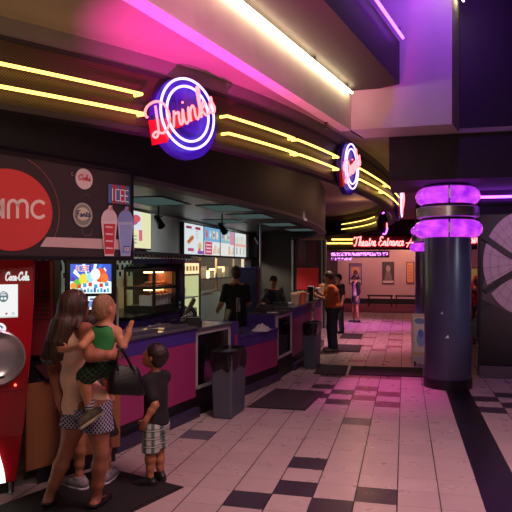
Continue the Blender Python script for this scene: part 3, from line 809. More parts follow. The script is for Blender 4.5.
# ================================================================== HANGING BRAND BOARD
b0, b1 = Vector((-2.80, 3.70, 0)), Vector((-2.352, 4.82, 0))
BU = (b1 - b0).normalized(); BN = Vector((BU.y, -BU.x, 0)); BL = (b1 - b0).length
b0 = b0 - BU * .75; BL += .75
b0 += BN * .07
t = thing('brand_board', 'dark hanging board with a red round emblem and soft drink pictures', 'sign board', tuple(b0 + BU * BL / 2 + Vector((0, 0, 1.79))))
bz, bh = 1.79, .715
mb = MB()
for (u0, u1, z0, z1, w0_, w1_) in ((0, BL, bz, bz + bh, -.03, 0),):
    vs = [b0 + BU * u + BN * w + Vector((0, 0, z)) for z in (z0, z1) for (u, w) in ((u0, w0_), (u1, w0_), (u1, w1_), (u0, w1_))]
    mb.add(vs, [(0, 1, 2, 3), (4, 7, 6, 5), (0, 4, 5, 1), (1, 5, 6, 2), (2, 6, 7, 3), (3, 7, 4, 0)])
obj('panel', mb, mat('board_charcoal', '#3a3338', .5), t)
# board coordinates measured from its right end: v from the bottom
A = Art(b0 + BN * .003 + Vector((0, 0, bz)), BU, (0, 0, 1))
def u_at(px):   # where the sight line through a picture column meets the board
    a = (px - 256) / F_PX; dx, dy = a * CY - SY, CY + a * SY
    det = dx * (-BU.y) + BU.x * dy
    k = (b0.x * (-BU.y) + BU.x * b0.y) / det
    P_ = Vector((dx * k, dy * k, 0)) - b0
    return P_.dot(BU), k
def uv(px, py):
    u, d = u_at(px); return (u, EYE - (py - HORIZON) / F_PX * d - bz)
def A_disc(px, py, rx, ry, col):
    c_ = uv(px, py); l = uv(px - rx, py); r = uv(px + rx, py); tp_ = uv(px, py - ry); bt = uv(px, py + ry)
    A.disc((l[0] + r[0]) / 2, (tp_[1] + bt[1]) / 2, (r[0] - l[0]) / 2, (tp_[1] - bt[1]) / 2, col)
uc, vc = uv(11, 210); rr = uv(52, 210)[0] - uc
A.ring(uc - .01, vc, uv(60, 210)[0] - uc, .40, .004, '#b06a6a', -40, 70)
A.poly([(uv(40, 246)[0], .0 + .07), uv(134, 250), uv(134, 240), uv(46, 237)], '#c9b3b6')
A.disc(uc, vc, rr, .29, '#d2484a', 48)
# amc lettering
def P2(px, py): return uv(px, py)
def arcp(px, py, rx, ry, a0, a1, n=14): return [P2(px + rx * math.cos(math.radians(a0 + (a1 - a0) * k / n)), py - ry * math.sin(math.radians(a0 + (a1 - a0) * k / n))) for k in range(n + 1)]
A.ribbon([arcp(-6, 208, 8, 8.5, 0, 360, 24), [P2(2.5, 200), P2(2.5, 217)],
          [P2(8, 217.5), P2(8, 206)] + arcp(12.5, 206, 4.5, 5.5, 180, 0) + [P2(17, 217)], [P2(17, 206)] + arcp(22, 206, 4.8, 5.5, 180, 0) + [P2(26.8, 217)],
          arcp(38.5, 209.5, 7.2, 8.2, 50, 310, 20)], .024, '#eadfe2')
# bottle-cap discs
A_disc(83.5, 179, 8.6, 10.4, '#d8cfd2'); sts, tw = script('Coke', 4) if False else (None, None)
def word(text_glyphs, px0, px1, py, hx, w, col, rot=0.0):
    s_, w_ = script(text_glyphs, 4); p0, p1 = uv(px0, py), uv(px1, py)
    A.ribbon(fit(s_, w_, p0[0], p0[1], p1[0] - p0[0], hx, rot), w, col)
A_disc(83.5, 176.5, 7, 3.6, '#cfc3c6'); word('Coke', 77.5, 90, 179.5, .021, .008, '#c03040', .0)
A.ring(*uv(72, 174), .012, .012, .003, '#c9b3b6', 90, 300)
A_disc(82, 215, 9.6, 12.2, '#aab0a8'); A_disc(82, 215, 8.2, 10.4, '#7f8a80'); A_disc(82, 214, 6.4, 6.6, '#c9cdb6'); word('Fanta', 75, 89.5, 216.5, .022, .009, '#2b2f78', .06)
A.ring(*uv(86, 230.5), .05, .042, .003, '#9a7d82', 150, 390); A.ring(*uv(84, 200), .045, .045, .003, '#7d5a5e', 20, 160); A.ring(*uv(117, 178), .09, .1, .003, '#5a4a50', 120, 250)
# ICEE flag
for k in range(5):
    x0 = 107 + k * 4.2; A.poly([uv(x0, 203 + .4 * k), uv(x0 + 4.2, 203.4 + .4 * k), uv(x0 + 4.2, 184.5 + .5 * k), uv(x0, 184 + .5 * k)], ['#4a78c0', '#c83a3e'][k % 2])
p0, p1 = uv(109, 199), uv(126.5, 199)
A.ribbon(block('ICEE', p0[0], uv(117, 201)[1], p1[0] - p0[0], .095), .022, '#27347c'); A.ribbon(block('ICEE', p0[0], uv(117, 201)[1], p1[0] - p0[0], .095), .012, '#f4f0f6')
# drink cups
def cup(px, py0, py1, wt, wb, body, dome, band):
    A.poly([uv(px - wb, py1), uv(px + wb, py1), uv(px + wt, py0), uv(px - wt, py0)], body)
    A.poly([uv(px + wt * math.cos(math.radians(a_)), py0 - 12 * math.sin(math.radians(a_))) for a_ in range(0, 181, 15)], dome)
    A.disc(*uv(px + 1, py0 - 12), .022, .03, dome)
    A.poly([uv(px - wb * 1.0, py1 - 2), uv(px + wb * .95, py1 - 2), uv(px + wt * .72, py0 + 3), uv(px - wt * .72, py0 + 3)], band)
cup(107.5, 221, 256, 8.2, 4.6, '#d8cfd6', '#cfc4cc', '#c0404c'); cup(123.5, 222, 256, 8, 4.8, '#a8b6dc', '#7f96d0', '#8aa4dc')
for k in range(4): A.ribbon([[uv(103.8, 227 + 7 * k), uv(110, 227.4 + 7 * k)]], .012, '#e6d6da')
A.poly([uv(121, 252), uv(127, 252), uv(127, 246), uv(121, 246)], '#4050a8'); A.ribbon(block('ICEE', uv(121.6, 251)[0], uv(121.6, 251)[1], uv(126.6, 251)[0] - uv(121.6, 251)[0], .03), .006, '#f0e8ee')
A.ribbon([[uv(108, 210), uv(109.5, 206)]], .012, '#c8505a'); A.ribbon([[uv(124, 211), uv(126, 208)]], .012, '#c8505a')
A.done('printed_artwork', art_mat('board_art'), t)
mb = MB()
for u0, u1, z0, z1 in ((-.02, BL + .02, bz - .03, bz), (-.02, BL + .02, bz + bh, bz + bh + .025), (BL, BL + .022, bz, bz + bh)):
    vs = [b0 + BU * u + BN * w + Vector((0, 0, z)) for z in (z0, z1) for (u, w) in ((u0, -.04), (u1, -.04), (u1, .012), (u0, .012))]
    mb.add(vs, [(0, 1, 2, 3), (4, 7, 6, 5), (0, 4, 5, 1), (1, 5, 6, 2), (2, 6, 7, 3), (3, 7, 4, 0)])
obj('frame', mb, mat('board_frame', '#1d1a20', .4), t)

# ================================================================== KITCHEN
# hot-food cabinet on purple drawers
t = thing('drawer_cabinet', 'dark purple drawer cabinet under the heated glass cabinet', 'cabinet', (-3.7, 7.95, 0))
obj('carcass', MB().prism([(-3.40, 7.05), (-3.40, 8.86), (-4.25, 8.86), (-4.25, 7.05)], 0, 1.02), m_pur, t)
obj('worktop', MB().prism([(-3.37, 7.03), (-3.37, 8.86), (-4.25, 8.86), (-4.25, 7.03)], 1.02, 1.06), MATS['worktop_dark'], t)
for k in range(3):
    d_ = obj('drawer', MB().box((-3.392, 7.37 + k * .58, .86), (.02, .54, .22)), mat('drawer_purple', '#33256a', .4), t, bevel=.004)
    obj('handle', MB().box((-3.375, 7.37 + k * .58, .90), (.02, .2, .02)), m_steel, d_)
t = thing('divider', 'tall dark purple divider beside the heated glass cabinet', 'divider', (-3.8, 8.93, 0))
obj('board', MB().prism([(-3.36, 8.88), (-3.36, 8.98), (-3.98, 8.98), (-3.98, 8.88)], 0, 1.82), mat('panel_deep_purple', '#241a40', .5), t)
obj('header', MB().prism([(-3.36, 8.28), (-3.36, 8.88), (-3.94, 8.88), (-3.94, 8.28)], 1.745, 1.82), MATS['panel_deep_purple'], t)
for k in (0, 1): obj('light_switch', MB().box((-3.40, 8.872, 1.14 - k * .07), (.03, .012, .04)), mat('plastic_white', '#c9c9c6'), t)
t = thing('hot_food_cabinet', 'heated glass cabinet with two lit tiers of food', 'food cabinet', (-3.68, 8.42, 1.06))
x0, x1, y0, y1, z0, z1 = -3.92, -3.45, 8.0, 8.83, 1.06, 1.70
m_cab = mat('cabinet_bronze', '#4a4138', .4, metal=.4)
fr = MB()
for x in (x0 + .015, x1 - .015):
    for y in (y0 + .015, y1 - .015): fr.box((x, y, (z0 + z1) / 2), (.035, .035, z1 - z0))
for z in (z0 + .04, z0 + .335, z1 - .035):
    h = .08 if z < 1.2 else .045 if z < 1.5 else .07
    fr.box(((x0 + x1) / 2, y0 + .015, z), (x1 - x0, .03, h)); fr.box((x1 - .015, (y0 + y1) / 2, z), (.03, y1 - y0, h)); fr.box((x0 + .015, (y0 + y1) / 2, z), (.03, y1 - y0, h)); fr.box(((x0 + x1) / 2, y1 - .015, z), (x1 - x0, .03, h))
obj('frame', fr, m_cab, t)
obj('shelf', MB().box(((x0 + x1) / 2, (y0 + y1) / 2, z0 + .33), (x1 - x0 - .07, y1 - y0 - .07, .02)), m_steel, t)
obj('floor_tray', MB().box(((x0 + x1) / 2, (y0 + y1) / 2, z0 + .07), (x1 - x0 - .07, y1 - y0 - .07, .02)), m_steel, t)
obj('roof', MB().box(((x0 + x1) / 2, (y0 + y1) / 2, z1 - .012), (x1 - x0, y1 - y0, .024)), mat('cabinet_roof', '#8a8580', .4, metal=.3), t)
obj('back_panel', MB().box(((x0 + x1) / 2, y1 - .045, (z0 + z1) / 2 + .05), (x1 - x0 - .08, .015, z1 - z0 - .2)), mat('cabinet_back_copper', '#8a5038', .5), t)
for zz in (z1 - .08, z0 + .30): obj('heat_lamp', MB().box(((x0 + x1) / 2, (y0 + y1) / 2 + .1, zz), (.10, .5, .02)), emit('heat_lamp', (1, .62, .25, 1), 11), t)
# trays of wrapped food: rows of paper boats
m_boat = mat('paper_boat', '#d8d2c8', .7); m_food = mat('pretzel_brown', '#a85a2c', .6, noise=.3, nscale=40)
for r in range(2):
    for k in range(5):
        zb = (z0 + .082, z0 + .342)[r]
        y = y0 + .12 + k * .145
        big = r == 0
        ft = thing('food_boat', 'food in a white paper boat on the %s tier of the heated cabinet' % ('lower' if big else 'upper'), 'food', (x1 - .16, y, zb), group='paper boats in the heated cabinet, %s tier' % ('lower' if big else 'upper'))
        obj('paper_tray', MB().box((x1 - .16, y, zb + (.075 if big else .02)), (.2, .125, .15 if big else .04), taper=1.05), m_boat if big else mat('boat_red', '#b06a50', .6), ft)
        obj('filling', MB().lathe([(.001, .0), (.05, .0), (.055, .02), (.035, .04), (.001, .045)], (x1 - .16, y, zb + (.15 if big else .04)), 12), m_food, ft, smooth=True)
# lit ice and nacho dispenser
t = thing('cup_station', 'tall dispenser cabinet with a lit yellow header and pale lit recess', 'dispenser', (-3.8, 9.55, 0))
obj('carcass', MB().prism([(-3.48, 9.0), (-3.48, 9.06), (-4.26, 9.06), (-4.26, 9.0)], 0, 1.8).prism([(-3.48, 10.04), (-3.48, 10.1), (-4.26, 10.1), (-4.26, 10.04)], 0, 1.8).prism([(-3.44, 9.06), (-3.44, 10.04), (-4.26, 10.04), (-4.26, 9.06)], 0, .72).prism([(-3.48, 9.06), (-3.48, 10.04), (-4.26, 10.04), (-4.26, 9.06)], 1.78, 1.8), mat('station_grey', '#4c484e', .4), t)
obj('lit_recess', MB().prism([(-3.9, 9.06), (-3.9, 10.04), (-3.95, 10.04), (-3.95, 9.06)], .72, 1.56), emit('recess_glow', (.74, .78, .38, 1), .7), t)
obj('glow_liner', MB().box((-3.72, 10.03, 1.14), (.44, .014, .83)), MATS['recess_glow'], t)  # glowing side panel added, stands in for lamp light in the recess
A = Art((-3.475, 9.10, 1.58), (0, 1, 0), (0, 0, 1)); A.rect(-.06, -.03, .98, .22, '#3d1f22'); A.rect(.02, .0, .88, .18, '#ffe9b0')
for k in range(5): A.rect(.1 + k * .15, .05, .2 + k * .15, .13, ['#a86a30', '#806040'][k % 2])
A.done('lit_header', art_mat('header_art', 1.1), t)
obj('shelf', MB().box((-3.7, 9.55, 1.18), (.4, .95, .02)), mat('plastic_white', '#c9c9c6'), t)
obj('ice_bin', MB().box((-3.66, 9.66, .86), (.34, .66, .28), taper=.92), mat('bin_white', '#b8bcae', .5), t, bevel=.02)
obj('chute', MB().add([(-3.52, 9.15, 1.13), (-3.52, 9.6, 0.98), (-3.82, 9.6, .98), (-3.82, 9.15, 1.13), (-3.52, 9.15, 1.15), (-3.52, 9.6, 1.0), (-3.82, 9.6, 1.0), (-3.82, 9.15, 1.15)], [(0, 1, 2, 3), (4, 7, 6, 5), (0, 4, 5, 1), (2, 6, 7, 3), (1, 5, 6, 2), (0, 3, 7, 4)]), mat('bin_white', '#b8bcae'), t)
for k, (y, c_) in enumerate(((9.2, '#c8502a'), (9.3, '#d8b040'))):
    b_ = thing('sauce_bottle', ['red', 'yellow'][k] + ' sauce bottle standing in the lit dispenser recess', 'bottle', (-3.53, y, .722))
    obj('bottle_body', MB().lathe([(.025, 0), (.028, .01), (.028, .11), (.012, .14)], (-3.53, y, .722), 14), mat('sauce_' + str(k), c_, .4), b_, smooth=True); obj('nozzle_tip', MB().lathe([(.012, 0), (.004, .05)], (-3.53, y, .86), 10), mat('plastic_white', '#c9c9c6'), b_)
for k in range(3):
    c_ = thing('paper_cup_stack', 'stack of pale paper cups on the lit dispenser shelf', 'cups', (-3.66, 9.3 + k * .2, 1.19), group='cup stacks on the dispenser shelf')
    mb = MB(); 
    for i in range(4): mb.lathe([(.03, 0), (.04, .09), (.043, .092)], (-3.66, 9.3 + k * .2, 1.19 + i * .02), 14)
    obj('cups', mb, mat('paper_cup', '#d6cfb8', .6), c_, smooth=True)
# hatch shelf and items
t = thing('hatch_shelf', 'steel pass-through shelf with wooden uprights in the kitchen hatch', 'shelf', (-4.6, 14, 1.05))
obj('shelf_board', MB().box((-4.62, 14.05, 1.07), (.5, 4.2, .03)), m_steel, t); obj('upper_shelf', MB().box((-4.75, 14.05, 1.40), (.35, 4.2, .03)), m_steel, t)
for y in (11.98, 13.26, 14.54, 16.14): obj('upright', MB().box((-4.6, y, 1.49), (.05, .05, .82)), mat('upright_wood', '#6a5238', .5), t)
for k in range(6):
    b_ = thing('food_box', 'pale carton standing on the kitchen hatch shelf', 'box', (-4.72, 12.3 + k * .64, 1.415), group='cartons on the hatch shelf')
    h = .16 + .05 * (k % 3); obj('carton', MB().box((-4.72, 12.3 + k * .64, 1.416 + h / 2), (.22, .4, h)), mat('carton', '#c8b898', .7), b_)
    obj('lid', MB().box((-4.72, 12.3 + k * .64, 1.416 + h + .012), (.23, .41, .022)), mat('carton_lid', '#b8a07a', .7), b_)
for k in range(2):
    b_ = thing('soap_dispenser', ['left', 'right'][k] + ' of two white wall dispensers under the kitchen hatch', 'dispenser', (-4.28, 14.1 + k * .55, .9))
    obj('dispenser_body', MB().box((-4.25, 14.1 + k * .55, 1.0), (.1, .17, .34)), mat('plastic_white', '#c9c9c6'), b_, bevel=.02); obj('lever', MB().box((-4.19, 14.1 + k * .55, .87), (.03, .12, .05)), m_blk2, b_)
# hanging lit box lamp in the hatch
t = thing('kitchen_lamp', 'small square lit lamp at the left of the kitchen hatch', 'lamp', (-4.5, 12.1, 1.7)); obj('shade', MB().box((-4.5, 12.35, 1.70), (.2, .35, .22)), emit('lamp_cream', (1, .86, .55, 1), 1.6), t); obj('hanger', MB().box((-4.5, 12.35, 1.87), (.03, .03, .12)), m_blk2, t)
# purple pier and steel post
t = thing('purple_pier', 'dark purple upright pier behind the standing cashier', 'pier', (-3.25, 12.7, 0)); obj('body', MB().box((-3.27, 12.7, .83), (.40, .3, 1.66)), mat('panel_deep_purple', '#241a40'), t, bevel=.006); obj('cap', MB().box((-3.27, 12.7, 1.67), (.43, .33, .025)), m_pur, t)
t = thing('steel_post', 'slim steel post from floor to ceiling beside the purple pier', 'post', (-3.02, 12.7, 0)); obj('shaft', MB().lathe([(.022, 0.0), (.022, 2.64)], (-3.02, 12.7, 0), 14), m_steel, t, smooth=True); obj('collar', MB().lathe([(.045, 0), (.045, .02), (.025, .04)], (-3.02, 12.7, 0), 14), m_steel, t)
# tall cabinet at the end, with the red panel
t = thing('maroon_cabinet', 'tall maroon glazed cabinet with a bright red panel at the end of the counter', 'cabinet', (-2.55, 16.7, 0))
obj('carcass', MB().prism([(-2.98, 16.5), (-2.12, 16.5), (-2.12, 16.95), (-2.98, 16.95)], 0, 2.42), mat('cabinet_maroon', '#321520', .45), t)
obj('red_panel', MB().prism([(-2.88, 16.46), (-2.28, 16.46), (-2.28, 16.5), (-2.88, 16.5)], 1.06, 1.66), mat('panel_bright_red', '#c01220', .4), t, bevel=.006)
for x in (-2.84, -2.55): obj('glass_pane', MB().prism([(x, 16.48), (x + .24, 16.48), (x + .24, 16.5), (x, 16.5)], 1.74, 2.36), mat('pane_rose', '#5a2a3a', .15), t)
for x in (-3.0, -2.18, -2.09): obj('steel_upright', MB().box((x, 16.46, 1.21), (.05, .06, 2.42)), m_steel, t)

# menu screens --------------------------------------------------------
def menu(y0, y1, z0, z1, kind, label):
    t = thing('menu_screen', label, 'menu screen', (XW + .03, (y0 + y1) / 2, z0), group='lit menu screens over the kitchen hatch')
    obj('housing', MB().box((XW + .05, (y0 + y1) / 2, (z0 + z1) / 2), (.08, y1 - y0, z1 - z0)), m_blk, t)
    w, h = y1 - y0 - .04, z1 - z0 - .04
    A = Art((XW + .092, y0 + .02, z0 + .02), (0, 1, 0), (0, 0, 1))
    R = random.Random(kind); A.rect(0, 0, w, h, ['#e4f0f2', '#eef4f0', '#f0f2ee', '#e8f2f0', '#f4f2c0'][kind])
    if kind == 0:
        A.rect(.08 * w, .84 * h, .36 * w, .92 * h, '#9a2a50'); A.rect(.55 * w, .84 * h, .82 * w, .93 * h, '#9a2a50')
        A.poly([(.10 * w, .38 * h), (.22 * w, .32 * h), (.48 * w, .52 * h), (.44 * w, .64 * h), (.3 * w, .60 * h)], '#d89a5a'); A.poly([(.14 * w, .42 * h), (.2 * w, .38 * h), (.45 * w, .56 * h), (.42 * w, .6 * h)], '#b04a30')
        A.rect(.16 * w, .10 * h, .46 * w, .20 * h, '#c04a78'); A.disc(.78 * w, .28 * h, .1 * w, .14 * h, '#e0c080'); A.rect(.66 * w, .02 * h, .98 * w, .13 * h, '#8a48c0'); A.disc(.76 * w, .16 * h, .06 * w, .06 * h, '#d85a78')
        for k in range(4): A.rect(.55 * w, (.55 + .07 * k) * h, (.68 + .05 * R.random()) * w, (.57 + .07 * k) * h, '#90b8c0')
    elif kind in (1, 2):
        A.rect(0, .5 * h, w, h, ['', '#78b8e0', '#90c0d0'][kind])
        for k in range(4): A.rect((.08 + .22 * k) * w, .6 * h, (.2 + .22 * k) * w, .9 * h, ['#e8d8c8', '#d07890', '#a0d0e8', '#f0e0a0'][(k + kind) % 4]); A.rect((.1 + .22 * k) * w, .68 * h, (.18 + .22 * k) * w, .8 * h, ['#c04a60', '#e8f0f4'][k % 2])
        if kind == 1: A.rect(.02 * w, .02 * h, .46 * w, .48 * h, '#d04a70'); [A.rect(.08 * w, (.1 + .12 * k) * h, .4 * w, (.15 + .12 * k) * h, '#f4d0d8') for k in range(3)]
        else: A.rect(.66 * w, .45 * h, .96 * w, .98 * h, '#d898b0')
        for k in range(5): A.rect((.52 + .09 * k) * w, .06 * h, (.57 + .09 * k) * w, (.2 + .2 * R.random()) * h, ['#e0b070', '#c87860', '#e8d8a8'][k % 3])
    elif kind == 3:
        for k in range(6): A.rect((.06 + .15 * k) * w, .55 * h, (.15 + .15 * k) * w, (.75 + .2 * R.random()) * h, ['#f0c8a8', '#b8d8e0', '#e8e0b0'][k % 3])
        A.rect(0, .42 * h, w, .54 * h, '#f4b8a8'); [A.rect((.12 + .3 * k) * w, .1 * h, (.2 + .3 * k) * w, .38 * h, ['#8098a8', '#d0a080', '#a8c0b0'][k]) for k in range(3)]
    else:
        A.rect(.0, .5 * h, .7 * w, .98 * h, '#e8f0f8'); A.disc(.4 * w, .72 * h, .2 * w, .12 * h, '#b85a9a'); A.disc(.55 * w, .8 * h, .12 * w, .1 * h, '#e05a6a'); A.rect(.62 * w, .2 * h, .72 * w, .5 * h, '#d8708a')
        for k in range(3): A.rect(.25 * w, (.12 + .09 * k) * h, .55 * w, (.16 + .09 * k) * h, '#90b8a0')
    A.done('display', art_mat('menu_art', .85), t)
ys = [11.2, 12.42, 13.62, 14.83, 16.02]
for k, lab in enumerate(['leftmost of the four joined menu screens, with a hot dog picture', 'second menu screen, blue top and red block below', 'third menu screen, blue top with a pink column', 'rightmost of the four joined menu screens, pale with a peach stripe']):
    menu(ys[k], ys[k + 1] - .02, 1.93, 2.585, k, lab)
menu(8.3, 9.62, 1.985, 2.62, 4, 'yellowish menu screen alone on the white wall beside the hanging board')
t = thing('wall_speaker', 'dark speaker at the right end of the menu screens', 'speaker', (-4.2, 16.7, 1.9)); obj('cabinet', MB().box((-4.17, 16.75, 2.25), (.24, .3, .62)), m_blk, t, bevel=.02); obj('grille', MB().box((-4.045, 16.75, 2.25), (.012, .26, .56)), m_blk2, t)

# kitchen ceiling lights
m_trof = emit('troffer', (.50, .80, .74, 1), .09)
TR = [(-3.45, 8.0, 'nearest'), (-2.75, 9.25, 'second'), (-2.75, 10.9, 'third'), (-2.7, 13.2, 'fourth'), (-2.6, 15.3, 'fifth'), (-3.6, 12.0, 'sixth')]
tr0 = None
labs = ['pale ceiling light panel nearest the hanging board', 'pale ceiling light panel above the lowered counter section', 'pale ceiling light panel in front of the menu screens', 'pale ceiling light panel over the front cashier', 'farthest pale ceiling light panel under the curved soffit', 'pale ceiling light panel close to the menu screens']
for (x, y, _), lb in zip(TR, labs):
    if tr0 is None:
        tr0 = thing('ceiling_light', lb, 'ceiling light', (x, y, 2.64), 0, 'pale light panels in the kitchen ceiling', local=True)
        obj('diffuser', MB().box((0, 0, -.006), (.62, 1.0, .008)), m_trof, tr0)
        obj('frame', MB().box((-.33, 0, -.006), (.03, 1.08, .012)).box((.33, 0, -.006), (.03, 1.08, .012)).box((0, .52, -.006), (.68, .03, .012)).box((0, -.52, -.006), (.68, .03, .012)), MATS['trim_dark'], tr0)
    else: dup(tr0, (x, y, 2.64), 0, lb)
# track spotlights
def spot(px, py, d, label):
    p = at(px, py, d); t = thing('track_spotlight', label, 'spotlight', (p.x, p.y, 2.64), group='black spotlights under the kitchen ceiling')
    obj('stem', MB().tube([(p.x, p.y, 2.64), (p.x, p.y, p.z + .08)], .014, 8), m_blk, t)
    obj('head', MB().tube([p + Vector((-.06, .05, .07)), p + Vector((.04, -.03, -.05)), p + Vector((.07, -.055, -.085))], [.045, .055, .06], 14), m_blk, t, smooth=True)
    obj('lens', MB().tube([p + Vector((.0705, -.0555, -.0855)), p + Vector((.073, -.0575, -.0875))], .045, 14), m_blk2, t)
    obj('yoke', MB().box((p.x, p.y, p.z + .07), (.13, .02, .02)), m_blk, t)
spot(158.5, 221, 9.3, 'black track spotlight in front of the white wall beside the yellow menu'); spot(222, 228, 10.8, 'black track spotlight in front of the four menu screens'); spot(258, 240, 13.5, 'small black track spotlight right of the menu screens')

# ================================================================== COUNTER-TOP THINGS
def pos(x, y, z, rz, label, paper=True):
    t = thing('cash_register', label, 'cash register', (x, y, z), rz, local=True, group='black cash registers along the counter')
    obj('base', MB().box((0, 0, .03), (.24, .26, .06)), m_blk, t, bevel=.008)
    obj('stand', MB().tube([(0, .03, .05), (0, .05, .14), (0, .0, .2)], .025, 10), m_blk, t)
    R_ = Matrix.Rotation(-.5, 3, 'X'); obj('monitor', MB().box((0, -.02, .21), (.33, .04, .25), mtx=R_), m_blk2, t, bevel=.008)
    obj('screen_back', MB().box((0, .004, .22), (.22, .02, .15), mtx=R_), m_blk, t)
    if paper: obj('receipt_printer', MB().box((.24, .02, .06), (.13, .18, .12)), m_blk, t, bevel=.01); obj('receipt', MB().box((.24, -.075, .13), (.08, .10, .003), mtx=Matrix.Rotation(.5, 3, 'X')), mat('paper', '#c8c6cc', .8), t)
pos(-2.52, 6.95, 1.00, -1.2, 'black cash register with a receipt on top of the nearer glass case')
pos(-2.14, 9.3, 1.00, -1.35, 'black cash register over the second glass case, in front of the capped cashier')
pos(-2.06, 10.15, 1.03, -1.4, 'black cash register behind the farther rubbish bin', False)
# card reader and cable on the low counter
p = at(253, 322, 8.9); t = thing('card_reader', 'tall grey card reader on a stand at the back of the lowered counter', 'card reader', (-2.36, 8.45, .79))
obj('stand', MB().tube([(-2.36, 8.45, .79), (-2.36, 8.45, 1.05), (-2.34, 8.42, 1.12)], .015, 8), m_blk, t); obj('terminal', MB().box((-2.33, 8.41, 1.15), (.09, .05, .2), -1.2), mat('terminal_grey', '#4a4650', .4), t, bevel=.008); obj('keypad', MB().box((-2.308, 8.40, 1.12), (.06, .012, .08), -1.2), mat('keypad_pale', '#8a848e', .5), t); obj('foot', MB().lathe([(.08, 0), (.08, .012), (.02, .02)], (-2.36, 8.45, .79), 18), m_blk, t)
t = tag(obj('cable', MB().tube(spline([(-2.36, 8.3, .80), (-2.25, 8.1, .80), (-2.15, 7.95, .80), (-2.28, 7.85, .80), (-2.40, 7.95, .80), (-2.35, 8.15, .80), (-2.2, 8.25, .80)], 6), .009, 6), mat('cable_dark', '#17151a', .4)), 'dark coiled cable lying on the lowered purple counter', 'cable')
t = thing('cash_register', 'black keypad terminal on the lowered purple counter beside the coiled cable', 'cash register', (-2.44, 8.06, .79), -1.1, local=True); obj('base', MB().box((0, 0, .06), (.3, .22, .12), taper=.85), m_blk, t, bevel=.01); obj('screen', MB().box((0, .05, .22), (.28, .03, .2), mtx=Matrix.Rotation(-.3, 3, 'X')), m_blk2, t, bevel=.006); obj('neck', MB().box((0, .04, .14), (.06, .05, .08)), m_blk, t)
# crumpled white cloth
mb = MB(); N = 14; R = random.Random(3)
cc = Vector((-1.99, 8.45, .792)); vs = []
for i in range(N):
    for j in range(N):
        u, v = (i / (N - 1) - .5), (j / (N - 1) - .5); h = max(0, .085 * (1 - (u * 2) ** 2) * (1 - (v * 2) ** 2) * (.6 + .7 * R.random()))
        vs.append(cc + Vector((u * .24, v * .38, h)))
mb.add(vs, [(i * N + j, (i + 1) * N + j, (i + 1) * N + j + 1, i * N + j + 1) for i in range(N - 1) for j in range(N - 1)])
tag(obj('cloth', mb, mat('cloth_white', '#c4c4cc', .8), smooth=True), 'crumpled white cloth on the lowered purple counter', 'cloth')
# tubs and cups along the far counter
def tub(px, d, x, r, h, col, label, kind):
    a = (px - 256) / F_PX; y = d * (CY + a * SY); x = d * (a * CY - SY); z = 1.03
    t = thing('popcorn_tub' if kind == 'tub' else 'drink_cup', label, 'popcorn tub' if kind == 'tub' else 'cup', (x, y, z))
    obj('tub' if kind == 'tub' else 'cup', MB().lathe([(r * .75, 0), (r, h), (r * 1.04, h + .006), (r * .96, h + .004)], (x, y, z), 18), mat('tub_' + col, col, .6), t, smooth=True)
    if kind == 'tub':
        mb = MB(); R = random.Random(px)
        for k in range(26):
            aa, rr = R.random() * 6.28, r * .85 * math.sqrt(R.random()); mb.lathe([(.001, -.012), (.016, 0), (.001, .014)], (x + rr * math.cos(aa), y + rr * math.sin(aa), z + h + .012 + .05 * (1 - rr / r) * R.random()), 6)
        obj('popcorn', mb, mat('popcorn', '#e8cf9a', .8), t, smooth=True)
    else:
        obj('lid', MB().lathe([(r * 1.06, 0), (r * 1.06, .012), (r * .9, .018)], (x, y, z + h), 18), mat('lid_pale', '#d8d4d4', .4), t); obj('straw', MB().tube([(x, y, z + h), (x + .02, y, z + h + .1)], .006, 6), mat('straw_red', '#c03040', .5), t)
tub(295, 10.75, 0, .085, .17, '#d8b48c', 'pale popcorn tub nearest the cash register on the far counter', 'tub')
tub(301.5, 10.9, 0, .09, .19, '#d86a3c', 'orange-striped popcorn tub on the far counter', 'tub')
tub(306.5, 11.3, 0, .05, .16, '#b8a8a8', 'pale drink cup beside the orange popcorn tub', 'cup')
tub(310.5, 11.9, 0, .06, .27, '#15131a', 'tall black drink cup on the far counter', 'cup')
tub(316, 12.45, 0, .07, .22, '#d8ccd0', 'white drink cup right behind the tall black cup', 'cup')
tub(319, 12.85, 0, .05, .2, '#c8c0cc', 'white drink cup at the counter edge near the man in orange', 'cup')
tub(322, 13.2, 0, .075, .25, '#dcae58', 'yellow popcorn tub just in front of the man in orange', 'tub')
t = thing('napkin_stack', 'low pale stack of napkins at the front edge of the far counter', 'napkins', (-1.9, 10.65, 1.03)); obj('napkins', MB().box((-2.0, 10.55, 1.05), (.14, .2, .04)), mat('paper', '#c8c6cc'), t, bevel=.004); obj('holder', MB().box((-2.0, 10.55, 1.034), (.16, .22, .008)), m_blk, t)
t = thing('napkin_stack', 'flat paper sheet lying on the second glass case top', 'napkins', (-2.05, 9.05, 1.0)); obj('sheets', MB().box((-1.95, 8.985, 1.006), (.16, .12, .01), .3), mat('paper', '#c8c6cc'), t)
for k, (yy, lb) in enumerate(((5.7, 'long steel tray on the nearest counter top beside the toddler hand'), (6.25, 'second steel tray on the nearest counter top near the cash register'))):
    t = thing('steel_tray', lb, 'tray', (-2.62 + k * .1, yy, 1.03)); R_ = -.2
    obj('tray_base', MB().box((-2.66 + k * .12, yy, 1.035), (.22, .45, .01), R_), m_steel, t, bevel=.002); obj('rim', MB().box((-2.77 + k * .12, yy + .022, 1.05), (.01, .45, .03), R_).box((-2.55 + k * .12, yy - .022, 1.05), (.01, .45, .03), R_), m_steel, t)

